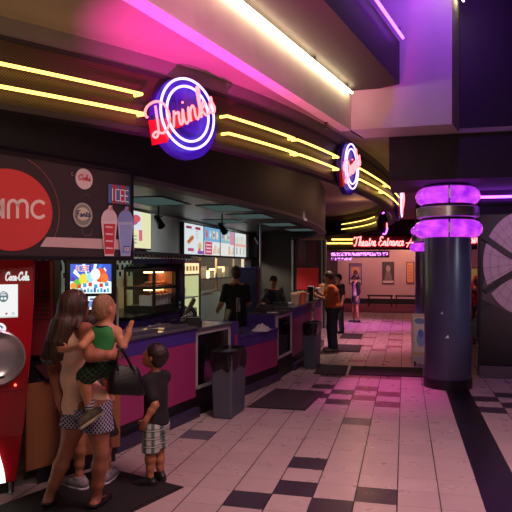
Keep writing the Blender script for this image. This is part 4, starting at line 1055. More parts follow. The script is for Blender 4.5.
# ================================================================== BINS AND MATS
def bin_(x, y, rz, label, w=.26, L=.54, h=.72):
    t = thing('rubbish_bin', label, 'bin', (x, y, 0), rz, local=True, group='slim grey rubbish bins by the counter')
    obj('bin_body', MB().box((0, 0, h / 2), (w * .86, L * .9, h), taper=1.14), mat('bin_grey', '#424852', .5, noise=.06, nscale=5), t, bevel=.02)
    mb = MB(); rings = []; n = 40; R = random.Random(int(y * 10))
    hw, hl = w * .5, L * .52
    for lev, (z, s) in enumerate(((h - .17, 1.02), (h - .10, 1.06), (h - .03, 1.06), (h + .035, 1.05), (h + .04, .97), (h - .06, .88), (h - .2, .7))):
        for k in range(n):
            th = 2 * math.pi * k / n; c_, s_ = math.cos(th), math.sin(th)
            ex = math.copysign(abs(c_) ** .35, c_) * hw * s; ey = math.copysign(abs(s_) ** .35, s_) * hl * s
            j = R.uniform(-.012, .012) if lev in (0, 1, 2) else 0
            mb.v.append((ex + j, ey + j, z + (R.uniform(-.03, .03) if lev == 0 else 0)))
    for lev in range(6):
        for k in range(n): mb.f.append([lev * n + k, lev * n + (k + 1) % n, (lev + 1) * n + (k + 1) % n, (lev + 1) * n + k]); mb.m.append(0); mb.c.append(None)
    mb.f.append([6 * n + k for k in range(n)]); mb.m.append(0); mb.c.append(None)
    obj('bin_bag', mb, mat('bag_black', '#0d0c10', .28, bump=.4, nscale=14), t, smooth=True)
    return t
bin_(-1.97, 6.72, -.05, 'slim grey rubbish bin with a black bag, nearest the camera')
bin_(-1.53, 10.22, -.05, 'slim grey rubbish bin with a black bag, farther along the counter', w=.23, L=.50)
m_mat = mat('mat_black', '#0c0a0c', .85, bump=.5, nscale=120); m_mat2 = mat('mat_brown', '#2b2427', .9, noise=.2, nscale=60)
def fmat(pts, m, label):
    c = (sum(p[0] for p in pts) / 4, sum(p[1] for p in pts) / 4, 0)
    t = thing('floor_mat', label, 'floor mat', c, group='dark floor mats along the counter')
    P_ = [Vector(p) for p in pts]; C_ = sum(P_, Vector((0, 0))) / 4
    obj('pile', MB().prism([tuple(C_ + (p - C_) * .95) for p in P_], 0.001, .012), m, t)
    obj('border', MB().prism([tuple(p) for p in P_], 0.0005, .007), mat('mat_edge', '#0b090b', .7), t)
def rect_pts(c, u, v, a, b):
    u = Vector(u).normalized(); v = Vector((-u.y, u.x)); c = Vector(c)
    return [tuple(c), tuple(c + u * a), tuple(c + u * a + v * b), tuple(c + v * b)]
fmat(rect_pts((-1.66, 4.41), (-.32, -.95), 0, 1.5, -.88), m_mat, 'black floor mat under the woman and the boy in plaid shorts')
fmat([(-1.14, 7.08), (-1.05, 8.2), (-1.74, 8.25), (-1.86, 7.08)], m_mat2, 'dark brown floor mat beside the nearer rubbish bin')
fmat([(-.89, 9.52), (-.93, 10.42), (-1.44, 10.45), (-1.40, 9.52)], m_mat2, 'dark brown floor mat at the farther rubbish bin')
fmat([(.28, 9.62), (.30, 10.5), (-.88, 10.4), (-.86, 9.58)], m_mat2, 'long dark floor mat lying across the aisle to the blue column')
fmat([(-.86, 12.1), (-.88, 13.2), (-1.5, 13.2), (-1.5, 12.1)], m_mat2, 'dark floor mat under the man in orange')
fmat([(-.98, 14.3), (-1.0, 15.35), (-1.5, 15.35), (-1.5, 14.3)], m_mat2, 'dark floor mat behind the man in orange')

# ================================================================== COLUMNS WITH PURPLE RINGS
m_col = mat('column_blue', '#3e3e56', .3, coat=.3, noise=.08, nscale=3)
m_ring = bpy.data.materials.new('ring_purple'); m_ring.use_nodes = True
_b = m_ring.node_tree.nodes['Principled BSDF']; _b.inputs['Base Color'].default_value = (.3, .02, .5, 1); _b.inputs['Roughness'].default_value = .15
_b.inputs['Emission Color'].default_value = (.60, .03, .95, 1); _b.inputs['Emission Strength'].default_value = 1.0; _b.inputs['Coat Weight'].default_value = .5
_nt = m_ring.node_tree; _tc = _nt.nodes.new('ShaderNodeTexCoord'); _ns = _nt.nodes.new('ShaderNodeTexNoise'); _ns.inputs['Scale'].default_value = 7; _ns.inputs['Detail'].default_value = 5
_cr = _nt.nodes.new('ShaderNodeValToRGB'); _cr.color_ramp.elements[0].position = .3; _cr.color_ramp.elements[1].position = .72
_cr.color_ramp.elements[0].color = (.34, .015, .85, 1); _cr.color_ramp.elements[1].color = (.95, .10, 1.0, 1)
_nt.links.new(_tc.outputs['Object'], _ns.inputs['Vector']); _nt.links.new(_ns.outputs['Fac'], _cr.inputs[0]); _nt.links.new(_cr.outputs[0], _b.inputs['Emission Color'])
def half_ring(R, z, rr, rz, a0, a1, n=28, m=14):
    mb = MB(); vs = []; fs = []
    for i in range(n + 1):
        a = a0 + (a1 - a0) * i / n
        e = 1.0
        for k in range(m):
            th = 2 * math.pi * k / m
            r = R + rr * math.cos(th) * e
            vs.append((r * math.cos(a), r * math.sin(a), z + rz * math.sin(th) * e))
    for i in range(n):
        for k in range(m): fs.append((i * m + k, (i + 1) * m + k, (i + 1) * m + (k + 1) % m, i * m + (k + 1) % m))
    fs.append(tuple(range(m))); fs.append(tuple(n * m + k for k in range(m))[::-1])
    return mb.add(vs, fs)
def column(x, y, label, h=2.86):
    t = thing('round_column', label, 'column', (x, y, 0), 0, local=True, kind='thing')
    obj('shaft', MB().lathe([(.32, .14), (.32, h)], (0, 0, 0), 56), m_col, t, smooth=True)
    obj('base_collar', MB().lathe([(.335, 0), (.335, .13), (.325, .14)], (0, 0, 0), 56), mat('collar_black', '#14121a', .35), t, smooth=True)
    g = .035
    face = math.atan2(-y, -x) + .06
    for z, R, rr in ((2.70, .325, .12), (2.235, .345, .13)):
        obj('purple_ring_half', half_ring(R, z, rr, .125, face + g, face + math.pi - g), m_ring, t, smooth=True)
        obj('purple_ring_half', half_ring(R, z, rr, .125, face + math.pi + g, face + 2 * math.pi - g), m_ring, t, smooth=True)
        obj('ring_joint', MB().box((.46 * math.cos(face), .46 * math.sin(face), z), (.03, .025, .13), face), m_steel, t)
    obj('chrome_band', MB().lathe([(.40, 2.39), (.43, 2.40), (.43, 2.535), (.40, 2.545)], (0, 0, 0), 56), mat('chrome', '#d0ccd0', .3, metal=.75), t, smooth=True)
    obj('band_bracket', MB().lathe([(.36, 2.33), (.36, 2.60)], (0, 0, 0), 40), m_blk2, t, smooth=True)
    A = Art((-.05 + .0, -.326, .72), (1, 0, 0), (0, 0, 1))
    return t
column(.60, 9.02, 'dark blue round column with two glowing purple rings, nearest the camera', 2.855)
column(.62, 17.7, 'second dark column with purple rings, mostly hidden behind the nearest one', 3.44)
# scuff marks on the near column
for ang, z, s, lb in ((-1.88, 1.05, .018, 'small white scuff sticker on the left of the blue column'), (-1.66, .72, .025, 'small white triangular sticker low on the blue column')):
    c_ = Vector((.60 + .3225 * math.cos(ang), 9.02 + .3225 * math.sin(ang), z)); uu = Vector((-math.sin(ang), math.cos(ang), 0))
    tag(obj('sticker', MB().add([c_ - uu * s, c_ + uu * s, c_ + uu * s * .6 + Vector((0, 0, s * 2))], [(0, 1, 2)]), mat('sticker_white', '#c8c8d0', .6)), lb, 'sticker')

# easel sign behind the column
t = thing('pavement_sign', 'pale standing sign board with drink picture beside the blue column', 'sign board', (.32, 10.75, 0))
sgn = Vector((1, -.25, 0)).normalized(); o_ = Vector((.13, 10.72, .04))
A = Art(o_ + Vector((0, -.012, 0)), sgn, (0, 0.04, 1)); A.rect(0, 0, .5, .85, '#c8b8a8'); A.rect(.02, .14, .48, .83, '#d0a878'); A.rect(.03, .2, .47, .8, '#d8c8b0'); A.disc(.13, .73, .09, .05, '#7088a8'); A.disc(.3, .7, .1, .05, '#3a3040'); A.disc(.15, .42, .07, .13, '#8aa0c0'); A.disc(.15, .52, .05, .07, '#5a78c0'); A.disc(.3, .4, .06, .11, '#c06060'); A.rect(.02, .02, .48, .13, '#b8a8a8')
A.poly([(.3, .06), (.36, .06), (.34, .11)], '#6a5a60'); A.done('printed_face', art_mat('printed_art'), t)
mb = MB(); vs = [o_ + sgn * u + Vector((0, w + z * .04, z)) for z in (0, .86) for (u, w) in ((-.01, -.005), (.51, -.005), (.51, .015), (-.01, .015))]
mb.add(vs, [(0, 1, 2, 3), (4, 7, 6, 5), (0, 4, 5, 1), (1, 5, 6, 2), (2, 6, 7, 3), (3, 7, 4, 0)]); obj('board', mb, mat('sign_board_grey', '#8a7f80', .6), t)
for u in (.05, .45): obj('leg', MB().box(o_ + sgn * u + Vector((0, .06, -.0)), (.03, .2, .08)), m_blk2, t)

# display behind the column on the right
t = thing('yellow_poster', 'yellow poster with a large red figure 6 seen right of the blue column', 'poster', (1.7, 14.77, 0))
A = Art((1.25, 14.75, .90), (1, 0, 0), (0, 0, 1)); A.rect(0, 0, .9, .75, '#d09a50'); A.ribbon(block('6', .26, .2, .2, .38), .07, '#b81e30'); A.ribbon([[(.2, .1), (.7, .1)]], .05, '#b81e30'); A.done('printed_face', art_mat('poster_glow', .3), t)
obj('board', MB().box((1.70, 14.775, 1.275), (.94, .03, .79)), m_blk2, t); obj('post', MB().box((1.35, 14.81, .45), (.04, .03, .9)).box((2.05, 14.81, .45), (.04, .03, .9)), m_blk2, t)
t = thing('snack_rack', 'dark wire rack of bright snack packets right of the blue column', 'rack', (1.55, 13.4, 0))
fr = MB()
for x in (1.22, 2.0):
    for y in (13.2, 13.6): fr.box((x, y, .5), (.025, .025, 1.0))
obj('frame', fr, m_blk, t)
for z in (.1, .35, .6, .85): obj('shelf', MB().box((1.61, 13.4, z), (.8, .42, .02)), m_blk2, t)
R = random.Random(5)
for r, z in enumerate((.112, .362, .612, .862)):
    for k in range(4):
        x = 1.32 + k * .19; c_ = R.choice(['#c8a03a', '#a8283a', '#d8c8b0', '#6a3a7a', '#c86a30'])
        nm = {'#c8a03a': 'yellow', '#a8283a': 'red', '#d8c8b0': 'cream', '#6a3a7a': 'purple', '#c86a30': 'orange'}[c_]
        b_ = thing('snack_packet', '%s snack packet on the %s shelf of the wire rack' % (nm, ['lowest', 'second', 'third', 'top'][r]), 'snack packet', (x, 13.25, z), group='%s snack packets on the %s shelf of the rack' % (nm, ['lowest', 'second', 'third', 'top'][r]))
        obj('packet', MB().add([(x - .07, 13.24, z), (x + .07, 13.24, z), (x + .075, 13.22, z + .1), (x + .06, 13.245, z + .19), (x - .06, 13.245, z + .19), (x - .075, 13.22, z + .1), (x - .07, 13.27, z), (x + .07, 13.27, z), (x + .075, 13.29, z + .1), (x + .06, 13.255, z + .19), (x - .06, 13.255, z + .19), (x - .075, 13.29, z + .1)],
            [(0, 1, 2, 5), (5, 2, 3, 4), (6, 11, 8, 7), (11, 10, 9, 8), (0, 5, 11, 6), (5, 4, 10, 11), (4, 3, 9, 10), (3, 2, 8, 9), (2, 1, 7, 8), (1, 0, 6, 7)]), mat('packet_' + c_, c_, .35), b_)

# large banner on the right
t = thing('wall_banner', 'large dark framed banner with a pale round cracked pattern', 'banner', (2.2, 9.9, .2))
A = Art((1.14, 9.885, .20), (1, 0, 0), (0, 0, 1)); W_, H_ = 2.3, 2.46
A.rect(0, 0, W_, H_, '#120d14'); cx, cz = .66, 1.56
for k in range(6): A.disc(cx + .1, .55 + .08 * k, .9 - .1 * k, .5 - .05 * k, (.012 + .006 * k, .009 + .004 * k, .011 + .004 * k, 1))
A.poly([(.02, 1.0), (.5, .75), (.7, 1.1), (.05, 1.3)], '#4a3a40')
pal = []
def sector(a0, a1, r0, r1x, r1z, col):
    P_ = [(cx + r0 * math.cos(math.radians(a)), cz + r0 * math.sin(math.radians(a))) for a in np.linspace(a1, a0, 8)]
    Q_ = [(cx + r1x * math.cos(math.radians(a)), cz + r1z * math.sin(math.radians(a))) for a in np.linspace(a0, a1, 14)]
    A.poly(P_ + Q_, col)
for a0_, a1_ in ((75, 150), (157, 205), (216, 262), (275, 335), (345, 428)): sector(a0_, a1_, .07, .62, .80, '#b39aa8')
for k in range(26):
    a = math.radians(k * 14 + 3 * math.sin(k * 5)); A.ribbon([[(cx + .08 * math.cos(a), cz + .08 * math.sin(a)), (cx + .61 * math.cos(a + .03), cz + .79 * math.sin(a + .03))]], .004, '#5a4658')
for r in (.25, .4, .52): A.ribbon([[(cx + r * (1 + .03 * math.sin(k * 3)) * math.cos(math.radians(k * 9)), cz + r * 1.28 * (1 + .03 * math.cos(k * 2)) * math.sin(math.radians(k * 9))) for k in range(41)]], .004, '#5a4658')
for a_ in (153, 210, 268, 340, 72): a = math.radians(a_); A.ribbon([[(cx, cz), (cx + .3 * math.cos(a + .08), cz + .38 * math.sin(a + .08)), (cx + .66 * math.cos(a), cz + .84 * math.sin(a))]], .075, '#171018')
A.disc(cx + .05, cz - .35, .2, .3, '#0c080c')
A.done('printed_face', art_mat('banner_art'), t)
mb = MB()
for (u0, u1, z0, z1) in ((-.04, 0, -.04, H_ + .04), (W_, W_ + .04, -.04, H_ + .04), (0, W_, -.04, 0), (0, W_, H_, H_ + .04)): mb.box((1.14 + (u0 + u1) / 2, 9.885, .2 + (z0 + z1) / 2), (u1 - u0, .05, z1 - z0))
obj('frame', mb, mat('frame_gunmetal', '#2e2a32', .3, metal=.6), t)
obj('backing', MB().box((1.14 + W_ / 2, 9.90, .2 + H_ / 2), (W_, .02, H_)), m_blk, t)

# ================================================================== FAR HALL
def far(px, y=27.55): a = (px - 256) / F_PX; d = y / (CY + a * SY); return d * (a * CY - SY), d
def poster(px0, px1, py0, py1, label, kind):
    (xa, da), (xb, db) = far(px0), far(px1); z1 = EYE - (py0 - HORIZON) / F_PX * da; z0 = EYE - (py1 - HORIZON) / F_PX * da
    t = thing('film_poster' if kind < 2 else 'notice', label, 'poster' if kind < 2 else 'notice', ((xa + xb) / 2, 27.57, z0)); w, h = xb - xa, z1 - z0
    A = Art((xa, 27.555, z0), (1, 0, 0), (0, 0, 1))
    if kind == 0:
        A.rect(0, 0, w, h, '#a888b0'); A.disc(w * .5, h * .62, w * .36, h * .26, '#e09a60'); A.disc(w * .5, h * .5, w * .2, h * .2, '#6a3a50'); A.rect(0, 0, w, h * .16, '#d8c8c8'); A.poly([(0, h * .2), (w, h * .2), (w * .7, h * .42), (w * .3, h * .42)], '#503048'); A.rect(0, h * .86, w, h, '#7a5a80')
    elif kind == 1:
        A.rect(0, 0, w, h, '#4a3a3c'); A.disc(w * .5, h * .7, w * .22, h * .16, '#a08a80'); A.poly([(w * .1, h * .15), (w * .9, h * .15), (w * .7, h * .55), (w * .3, h * .55)], '#7a6a64'); A.rect(0, 0, w, h * .12, '#c8b0b4')
    else:
        A.rect(0, 0, w, h, '#d89060'); [A.rect(w * .15, h * (.2 + .15 * k), w * .85, h * (.24 + .15 * k), '#b87048') for k in range(5)]
    A.done('printed_face', MATS['printed_art'], t); obj('backing', MB().box(((xa + xb) / 2, 27.575, (z0 + z1) / 2), (w + .06, .03, h + .06)), mat('poster_frame', '#3a2c34', .5), t)
poster(350, 361, 264, 283, 'left film poster on the far pink wall, orange face on purple', 0)
poster(383, 393.5, 262.5, 283, 'right film poster on the far pink wall, dark and grey', 1)
poster(407, 413.5, 262.5, 282.5, 'narrow orange notice on the far pink wall', 2)
def bench(px0, px1, label):
    (xa, _), (xb, _) = far(px0, 26.0), far(px1, 26.0); t = thing('bench', label, 'bench', ((xa + xb) / 2, 26.0, 0)); w = xb - xa
    obj('seat', MB().box(((xa + xb) / 2, 26.0, .45), (w, .42, .06)), mat('bench_dark', '#20161c', .5), t, bevel=.01)
    for sx in (xa + .06, xb - .06):
        for y in (25.84, 26.16): obj('leg', MB().box((sx, y, .21), (.05, .05, .42)), MATS['bench_dark'], t)
    obj('stretcher', MB().box(((xa + xb) / 2, 26.0, .16), (w - .1, .04, .04)), MATS['bench_dark'], t)
bench(367.5, 393, 'left dark bench against the far pink wall'); bench(395, 419.5, 'right dark bench against the far pink wall')
# small things on ceilings
p = at(85, 19, 4.75); p.z = ZC
t = thing('sprinkler_head', 'small round recessed sprinkler in the tan ceiling at upper left', 'sprinkler', tuple(p)); obj('escutcheon', MB().lathe([(.035, 0), (.035, -.006), (.02, -.012)], p, 18), mat('escutcheon', '#4a3a34', .4), t, smooth=True); obj('deflector', MB().lathe([(.01, -.01), (.01, -.035), (.022, -.037)], p, 12), m_steel, t)
def pend(px, py, label, L=.08):
    d = F_PX * (ZC - EYE) / (HORIZON - py); p = at(px, py, d)
    t = thing('sprinkler_head', label, 'sprinkler', tuple(p)); obj('escutcheon', MB().lathe([(.03, 0), (.03, -.008), (.014, -.012), (.014, -L)], p, 14), mat('escutcheon', '#4a3a34'), t, smooth=True); obj('deflector', MB().lathe([(.024, -L), (.024, -L - .006)], p, 12), m_steel, t)
pend(378, 168, 'tiny sprinkler under the tan ceiling between canopy and dark header'); pend(326, 122, 'tiny sprinkler under the pink ceiling above the canopy tubes')
# ================================================================== PEOPLE (smooth-blended implicit bodies -> one continuous mesh)
class SDF:
    def __init__(s): s.p = []; s.cuts = []
    def cap(s, a, b, ra, rb=None, k=.02): s.p.append(('c', np.array(a, float), np.array(b, float), ra, ra if rb is None else rb, k)); return s
    def ell(s, c, r, R=None, k=.02): s.p.append(('e', np.array(c, float), np.array(r, float), None if R is None else np.array(R, float), 0, k)); return s
    def chain(s, pts, rs, k=.02):
        for i in range(len(pts) - 1): s.cap(pts[i], pts[i + 1], rs[i], rs[i + 1], k)
        return s
    def cut(s, point, normal): s.cuts.append((np.array(point, float), np.array(normal, float) / np.linalg.norm(normal))); return s   # removes the side the normal points to
    def bounds(s):
        lo = np.full(3, 1e9); hi = -lo
        for t, a, b, r1, r2, k in s.p:
            if t == 'c': m = max(r1, r2); lo = np.minimum(lo, np.minimum(a, b) - m); hi = np.maximum(hi, np.maximum(a, b) + m)
            else: m = b.max(); lo = np.minimum(lo, a - m); hi = np.maximum(hi, a + m)
        return lo, hi
    def field(s, vox):
        lo, hi = s.bounds(); lo -= 3 * vox; hi += 3 * vox
        n = np.ceil((hi - lo) / vox).astype(int) + 1
        F = np.full(n, .2, np.float32)
        ax = [lo[i] + vox * np.arange(n[i]) for i in range(3)]
        for t, a, b, r1, r2, k in s.p:
            if t == 'c': m = max(r1, r2) + k + 2 * vox; l = np.minimum(a, b) - m; h = np.maximum(a, b) + m
            else: m = b.max() + k + 2 * vox; l = a - m; h = a + m
            i0 = np.clip(np.floor((l - lo) / vox).astype(int), 0, n - 1); i1 = np.clip(np.ceil((h - lo) / vox).astype(int) + 1, 1, n)
            X = ax[0][i0[0]:i1[0]][:, None, None]; Y = ax[1][i0[1]:i1[1]][None, :, None]; Z = ax[2][i0[2]:i1[2]][None, None, :]
            if t == 'c':
                ba = b - a; L2 = max(float(ba @ ba), 1e-12)
                tt = np.clip(((X - a[0]) * ba[0] + (Y - a[1]) * ba[1] + (Z - a[2]) * ba[2]) / L2, 0, 1)
                d = np.sqrt((X - a[0] - tt * ba[0]) ** 2 + (Y - a[1] - tt * ba[1]) ** 2 + (Z - a[2] - tt * ba[2]) ** 2) - (r1 + (r2 - r1) * tt)
            else:
                px, py, pz = X - a[0], Y - a[1], Z - a[2]
                R = r1
                if R is not None: px, py, pz = px * R[0, 0] + py * R[1, 0] + pz * R[2, 0], px * R[0, 1] + py * R[1, 1] + pz * R[2, 1], px * R[0, 2] + py * R[1, 2] + pz * R[2, 2]
                k0 = np.sqrt((px / b[0]) ** 2 + (py / b[1]) ** 2 + (pz / b[2]) ** 2); k1 = np.sqrt((px / b[0] ** 2) ** 2 + (py / b[1] ** 2) ** 2 + (pz / b[2] ** 2) ** 2)
                d = np.where(k1 > 1e-9, k0 * (k0 - 1) / np.maximum(k1, 1e-9), -b.min())
            S = F[i0[0]:i1[0], i0[1]:i1[1], i0[2]:i1[2]]
            hh = np.maximum(k - np.abs(S - d), 0) / max(k, 1e-6)
            S[...] = np.minimum(S, d) - hh * hh * k * .25
        for p, nn in s.cuts:
            d = (ax[0] - p[0])[:, None, None] * nn[0] + (ax[1] - p[1])[None, :, None] * nn[1] + (ax[2] - p[2])[None, None, :] * nn[2]
            F = np.maximum(F, d.astype(np.float32))
        return F, lo
    def mesh(s, vox, name, m, parent=None, post=None):
        F, lo = s.field(vox); v, f = surface_nets(F); v = v * vox + lo
        if post is not None: v = post(v)
        me = bpy.data.meshes.new(name)
        me.vertices.add(len(v)); me.vertices.foreach_set('co', v.astype(np.float32).ravel())
        me.loops.add(len(f) * 4); me.loops.foreach_set('vertex_index', f.astype(np.int32).ravel())
        me.polygons.add(len(f)); me.polygons.foreach_set('loop_start', np.arange(0, len(f) * 4, 4, dtype=np.int32)); me.polygons.foreach_set('loop_total', np.full(len(f), 4, np.int32))
        me.update(calc_edges=True); me.validate()
        o = link(name, me, m, parent)
        me.polygons.foreach_set('use_smooth', np.ones(len(me.polygons), bool))
        return o
def surface_nets(F):
    inside = F < 0; nx, ny, nz = F.shape
    c = np.zeros((nx - 1, ny - 1, nz - 1), np.int8)
    for dx in (0, 1):
        for dy in (0, 1):
            for dz in (0, 1): c += inside[dx:nx - 1 + dx, dy:ny - 1 + dy, dz:nz - 1 + dz]
    act = (c > 0) & (c < 8); idx = np.full(act.shape, -1, np.int64); I = np.argwhere(act); idx[act] = np.arange(len(I))
    acc = np.zeros((len(I), 3)); cnt = np.zeros(len(I))
    corners = [(a, b, d) for a in (0, 1) for b in (0, 1) for d in (0, 1)]
    for a in corners:
        for ax_ in range(3):
            if a[ax_]: continue
            b = list(a); b[ax_] = 1; b = tuple(b)
            fa = F[I[:, 0] + a[0], I[:, 1] + a[1], I[:, 2] + a[2]]; fb = F[I[:, 0] + b[0], I[:, 1] + b[1], I[:, 2] + b[2]]
            m = (fa < 0) != (fb < 0); t = np.where(m, fa / np.where(m, fa - fb, 1), 0)
            P = np.tile(np.array(a, float), (len(I), 1)); P[:, ax_] += t
            acc[m] += P[m]; cnt[m] += 1
    V = I + acc / cnt[:, None]
    Q = []
    for ax_ in range(3):
        o1, o2 = [(1, 2), (2, 0), (0, 1)][ax_]
        s0 = [slice(0, n_ - 1) if i == ax_ else slice(1, n_ - 1) for i, n_ in enumerate(F.shape)]
        s1 = [slice(1, n_) if i == ax_ else slice(1, n_ - 1) for i, n_ in enumerate(F.shape)]
        a = inside[tuple(s0)]; b = inside[tuple(s1)]
        for cond, flip in ((a & ~b, False), (~a & b, True)):
            J = np.argwhere(cond)
            if not len(J): continue
            J[:, o1] += 1; J[:, o2] += 1
            def g(d1, d2):
                K = J.copy(); K[:, o1] += d1; K[:, o2] += d2; return idx[K[:, 0], K[:, 1], K[:, 2]]
            q = np.stack([g(-1, -1), g(0, -1), g(0, 0), g(-1, 0)], 1)
            Q.append(q[:, ::-1] if flip else q)
    return V, np.concatenate(Q)

V3 = lambda *a: np.array(a, float)
def un(v): v = np.array(v, float); return v / np.linalg.norm(v)
def frame(f, up=(0, 0, 1)):
    "columns: lateral (the person's right), forward, up"
    f = un(f); u = np.array(up, float); u = un(u - f * (u @ f)); r = np.cross(f, u); return np.stack([r, f, u], 1)
CAMF = V3(-SY, CY, 0); CAMR = V3(CY, SY, 0)
def face_dir(right, away, up=0): return un(CAMR * right + CAMF * away + V3(0, 0, up))
def AT(px, py, d): return np.array(at(px, py, d))

def skin(name, col): return mat(name, col, .5, noise=.06, nscale=14, spec=.35)
def add_hand(S, w, d, pn, side, z=1.0, curl=.5, spread=.012):
    "w wrist, d direction, pn palm normal (fingers curl to it), side = where the thumb is"
    d = un(d); pn = un(pn - d * (pn @ d)); side = un(side - d * (side @ d) - pn * (side @ pn))
    R = np.stack([side, pn, d], 1)
    S.ell(w + d * .045 * z, (.038 * z, .016 * z, .052 * z), R, .012)
    S.cap(w - d * .02 * z, w + d * .02 * z, .024 * z, .026 * z, .02)
    for k, (o, L) in enumerate(((.028, .070), (.010, .080), (-.010, .074), (-.028, .058))):
        b = w + d * .085 * z + side * o * z
        c1, c2 = curl * .6, curl * 1.5
        m1 = b + (d * math.cos(c1) + pn * math.sin(c1) + side * spread * o * 10) * L * .5 * z
        m2 = m1 + (d * math.cos(c2) + pn * math.sin(c2)) * L * .5 * z
        S.cap(b - d * .015 * z, m1, .0088 * z, .0082 * z, .004); S.cap(m1, m2, .0082 * z, .0066 * z, .003)
    t0 = w + d * .025 * z + side * .03 * z; t1 = t0 + (d * .5 + side * .75 + pn * .25) * .042 * z; t2 = t1 + (d * .85 + side * .25 + pn * .45) * .032 * z
    S.cap(t0, t1, .012 * z, .010 * z, .008); S.cap(t1, t2, .010 * z, .0078 * z, .004)
def add_head(S, c, hf, up=(0, 0, 1), s=1.0, child=False, ears=True):
    R = frame(hf, up); r, f, u = R[:, 0], R[:, 1], R[:, 2]
    S.ell(c + u * .022 * s - f * .012 * s, (.074 * s, .094 * s, .088 * s), R, .02)
    S.ell(c - u * .035 * s + f * .022 * s, (.060 * s, .066 * s, .080 * s), R, .03)
    S.ell(c - u * .088 * s + f * .052 * s, (.030 * s, .028 * s, .024 * s), R, .03)
    for q in (-1, 1): S.ell(c - u * .028 * s + f * .052 * s + r * q * .030 * s, (.024 * s, .026 * s, .024 * s), R, .02)       # cheeks
    S.cap(c + u * .012 * s + f * .080 * s, c - u * .026 * s + f * .102 * s, .009 * s, .0125 * s, .012)                         # nose
    S.ell(c - u * .030 * s + f * .092 * s, (.017 * s, .012 * s, .009 * s), R, .008)
    S.ell(c - u * .052 * s + f * .080 * s, (.022 * s, .012 * s, .006 * s), R, .006); S.ell(c - u * .062 * s + f * .078 * s, (.019 * s, .012 * s, .007 * s), R, .006)  # lips
    S.ell(c + u * .022 * s + f * .072 * s, (.05 * s, .02 * s, .012 * s), R, .015)                                               # brow
    if ears:
        for q in (-1, 1): S.ell(c - u * .006 * s - f * .008 * s + r * q * .076 * s, (.010 * s, .019 * s, .031 * s), R, .008)
    return R
def face_parts(c, R, s, parent, lip='#8a4a44'):
    r, f, u = R[:, 0], R[:, 1], R[:, 2]
    for q in (-1, 1):
        e = SDF().ell(c + u * .006 * s + f * .0755 * s + r * q * .031 * s, (.013 * s, .011 * s, .0085 * s), R, .001); e.mesh(.0025 * s if s > .7 else .002, 'eye', mat('eye_white', '#c8c0b8', .25), parent)
        p = SDF().ell(c + u * .006 * s + f * .0835 * s + r * q * .031 * s, (.0055 * s, .005 * s, .0062 * s), R, .001); p.mesh(.0018, 'iris', mat('iris_dark', '#1c100a', .2), parent)
        b = SDF().cap(c + u * .026 * s + f * .0865 * s + r * q * .014 * s, c + u * .028 * s + f * .079 * s + r * q * .046 * s, .0048 * s, .0035 * s, .001); b.mesh(.0025, 'eyebrow', mat('brow_dark', '#1d130d', .8), parent)
    SDF().ell(c - u * .0565 * s + f * .0865 * s, (.020 * s, .006 * s, .0065 * s), R, .002).mesh(.0025, 'lips', mat('lip_' + lip, lip, .5), parent)
def add_leg(S, h, k, a, s=1.0, fat=1.0):
    S.chain([h, h + (k - h) * .5, k], [.088 * s * fat, .072 * s * fat, .052 * s], .03)
    m = k + (a - k) * .3
    S.chain([k, m, k + (a - k) * .7, a], [.051 * s, .056 * s, .042 * s, .032 * s], .02)
def add_foot(S, a, toe, s=1.0):
    "a = ankle, toe = unit direction"
    t = un(V3(toe[0], toe[1], 0)); z = V3(0, 0, 1)
    b = a - z * (a[2] - .03 * s)
    S.cap(a, b - t * .03 * s + z * .01, .032 * s, .034 * s, .02); S.cap(b - t * .035 * s, b + t * .12 * s - z * .006 * s, .034 * s, .026 * s, .02); S.cap(b + t * .10 * s - z * .004 * s + np.cross(t, z) * .015 * s, b + t * .165 * s - z * .008 * s, .024 * s, .020 * s, .02)
def shoe(a, toe, s, parent, upper, sole, name='shoe', high=.09):
    t = un(V3(toe[0], toe[1], 0)); z = V3(0, 0, 1); r = np.cross(t, z); g = V3(a[0], a[1], 0)
    S = SDF(); S.cap(g - t * .045 * s + z * .05 * s, g + t * .06 * s + z * .045 * s, .044 * s, .044 * s, .02); S.cap(g + t * .05 * s + z * .04 * s, g + t * .165 * s + z * .032 * s, .046 * s, .036 * s, .02)
    S.cap(g + z * .05 * s, g - t * .01 * s + z * high * s, .044 * s, .043 * s, .02); S.cut(g + z * .012, (0, 0, -1)); S.cut(g + z * high * s, (0, 0, 1))
    sh = S.mesh(.006 if s < 1.2 else .008, name, upper, parent)
    S = SDF(); S.cap(g - t * .05 * s + z * .02, g + t * .06 * s + z * .02, .046 * s, .047 * s, .02); S.cap(g + t * .05 * s + z * .02, g + t * .17 * s + z * .02, .047 * s, .038 * s, .02)
    S.cut(g + z * .001, (0, 0, -1)); S.cut(g + z * .022, (0, 0, 1)); S.mesh(.006, 'sole', sole, sh)
    return sh
def person(label, base): return thing('person', label, 'person', tuple(base))

# ------------------------------------------------------------------ woman with long hair
sk_w = skin('skin_woman', '#965f49')
D0 = 4.27
bf = face_dir(.62, .78); BR = frame(bf)
r_, f_, z_ = BR[:, 0], BR[:, 1], V3(0, 0, 1)
pel = AT(88, 402, D0); wst = AT(78, 378, D0); che = AT(73, 347, D0); nek = AT(75, 324, D0)
shR = che + z_ * .125 + r_ * .150; shL = che + z_ * .12 - r_ * .150
hipR = pel - z_ * .02 + r_ * .085; hipL = pel - z_ * .02 - r_ * .085
knR, anR = AT(101, 452, 4.20), AT(96.5, 497, 4.27); knL, anL = AT(66, 452, 4.34), AT(49, 497, 4.30)
hd = AT(76, 306, D0); hf = face_dir(.60, .79, .05)
root = person('woman with long brown hair in a peach tank top and patterned navy shorts', (pel[0], pel[1], 0))
S = SDF()
HR = add_head(S, hd, hf, (.05, 0, 1), 1.0)
S.cap(nek - z_ * .02, hd - z_ * .06 - f_ * .01, .054, .050, .03)
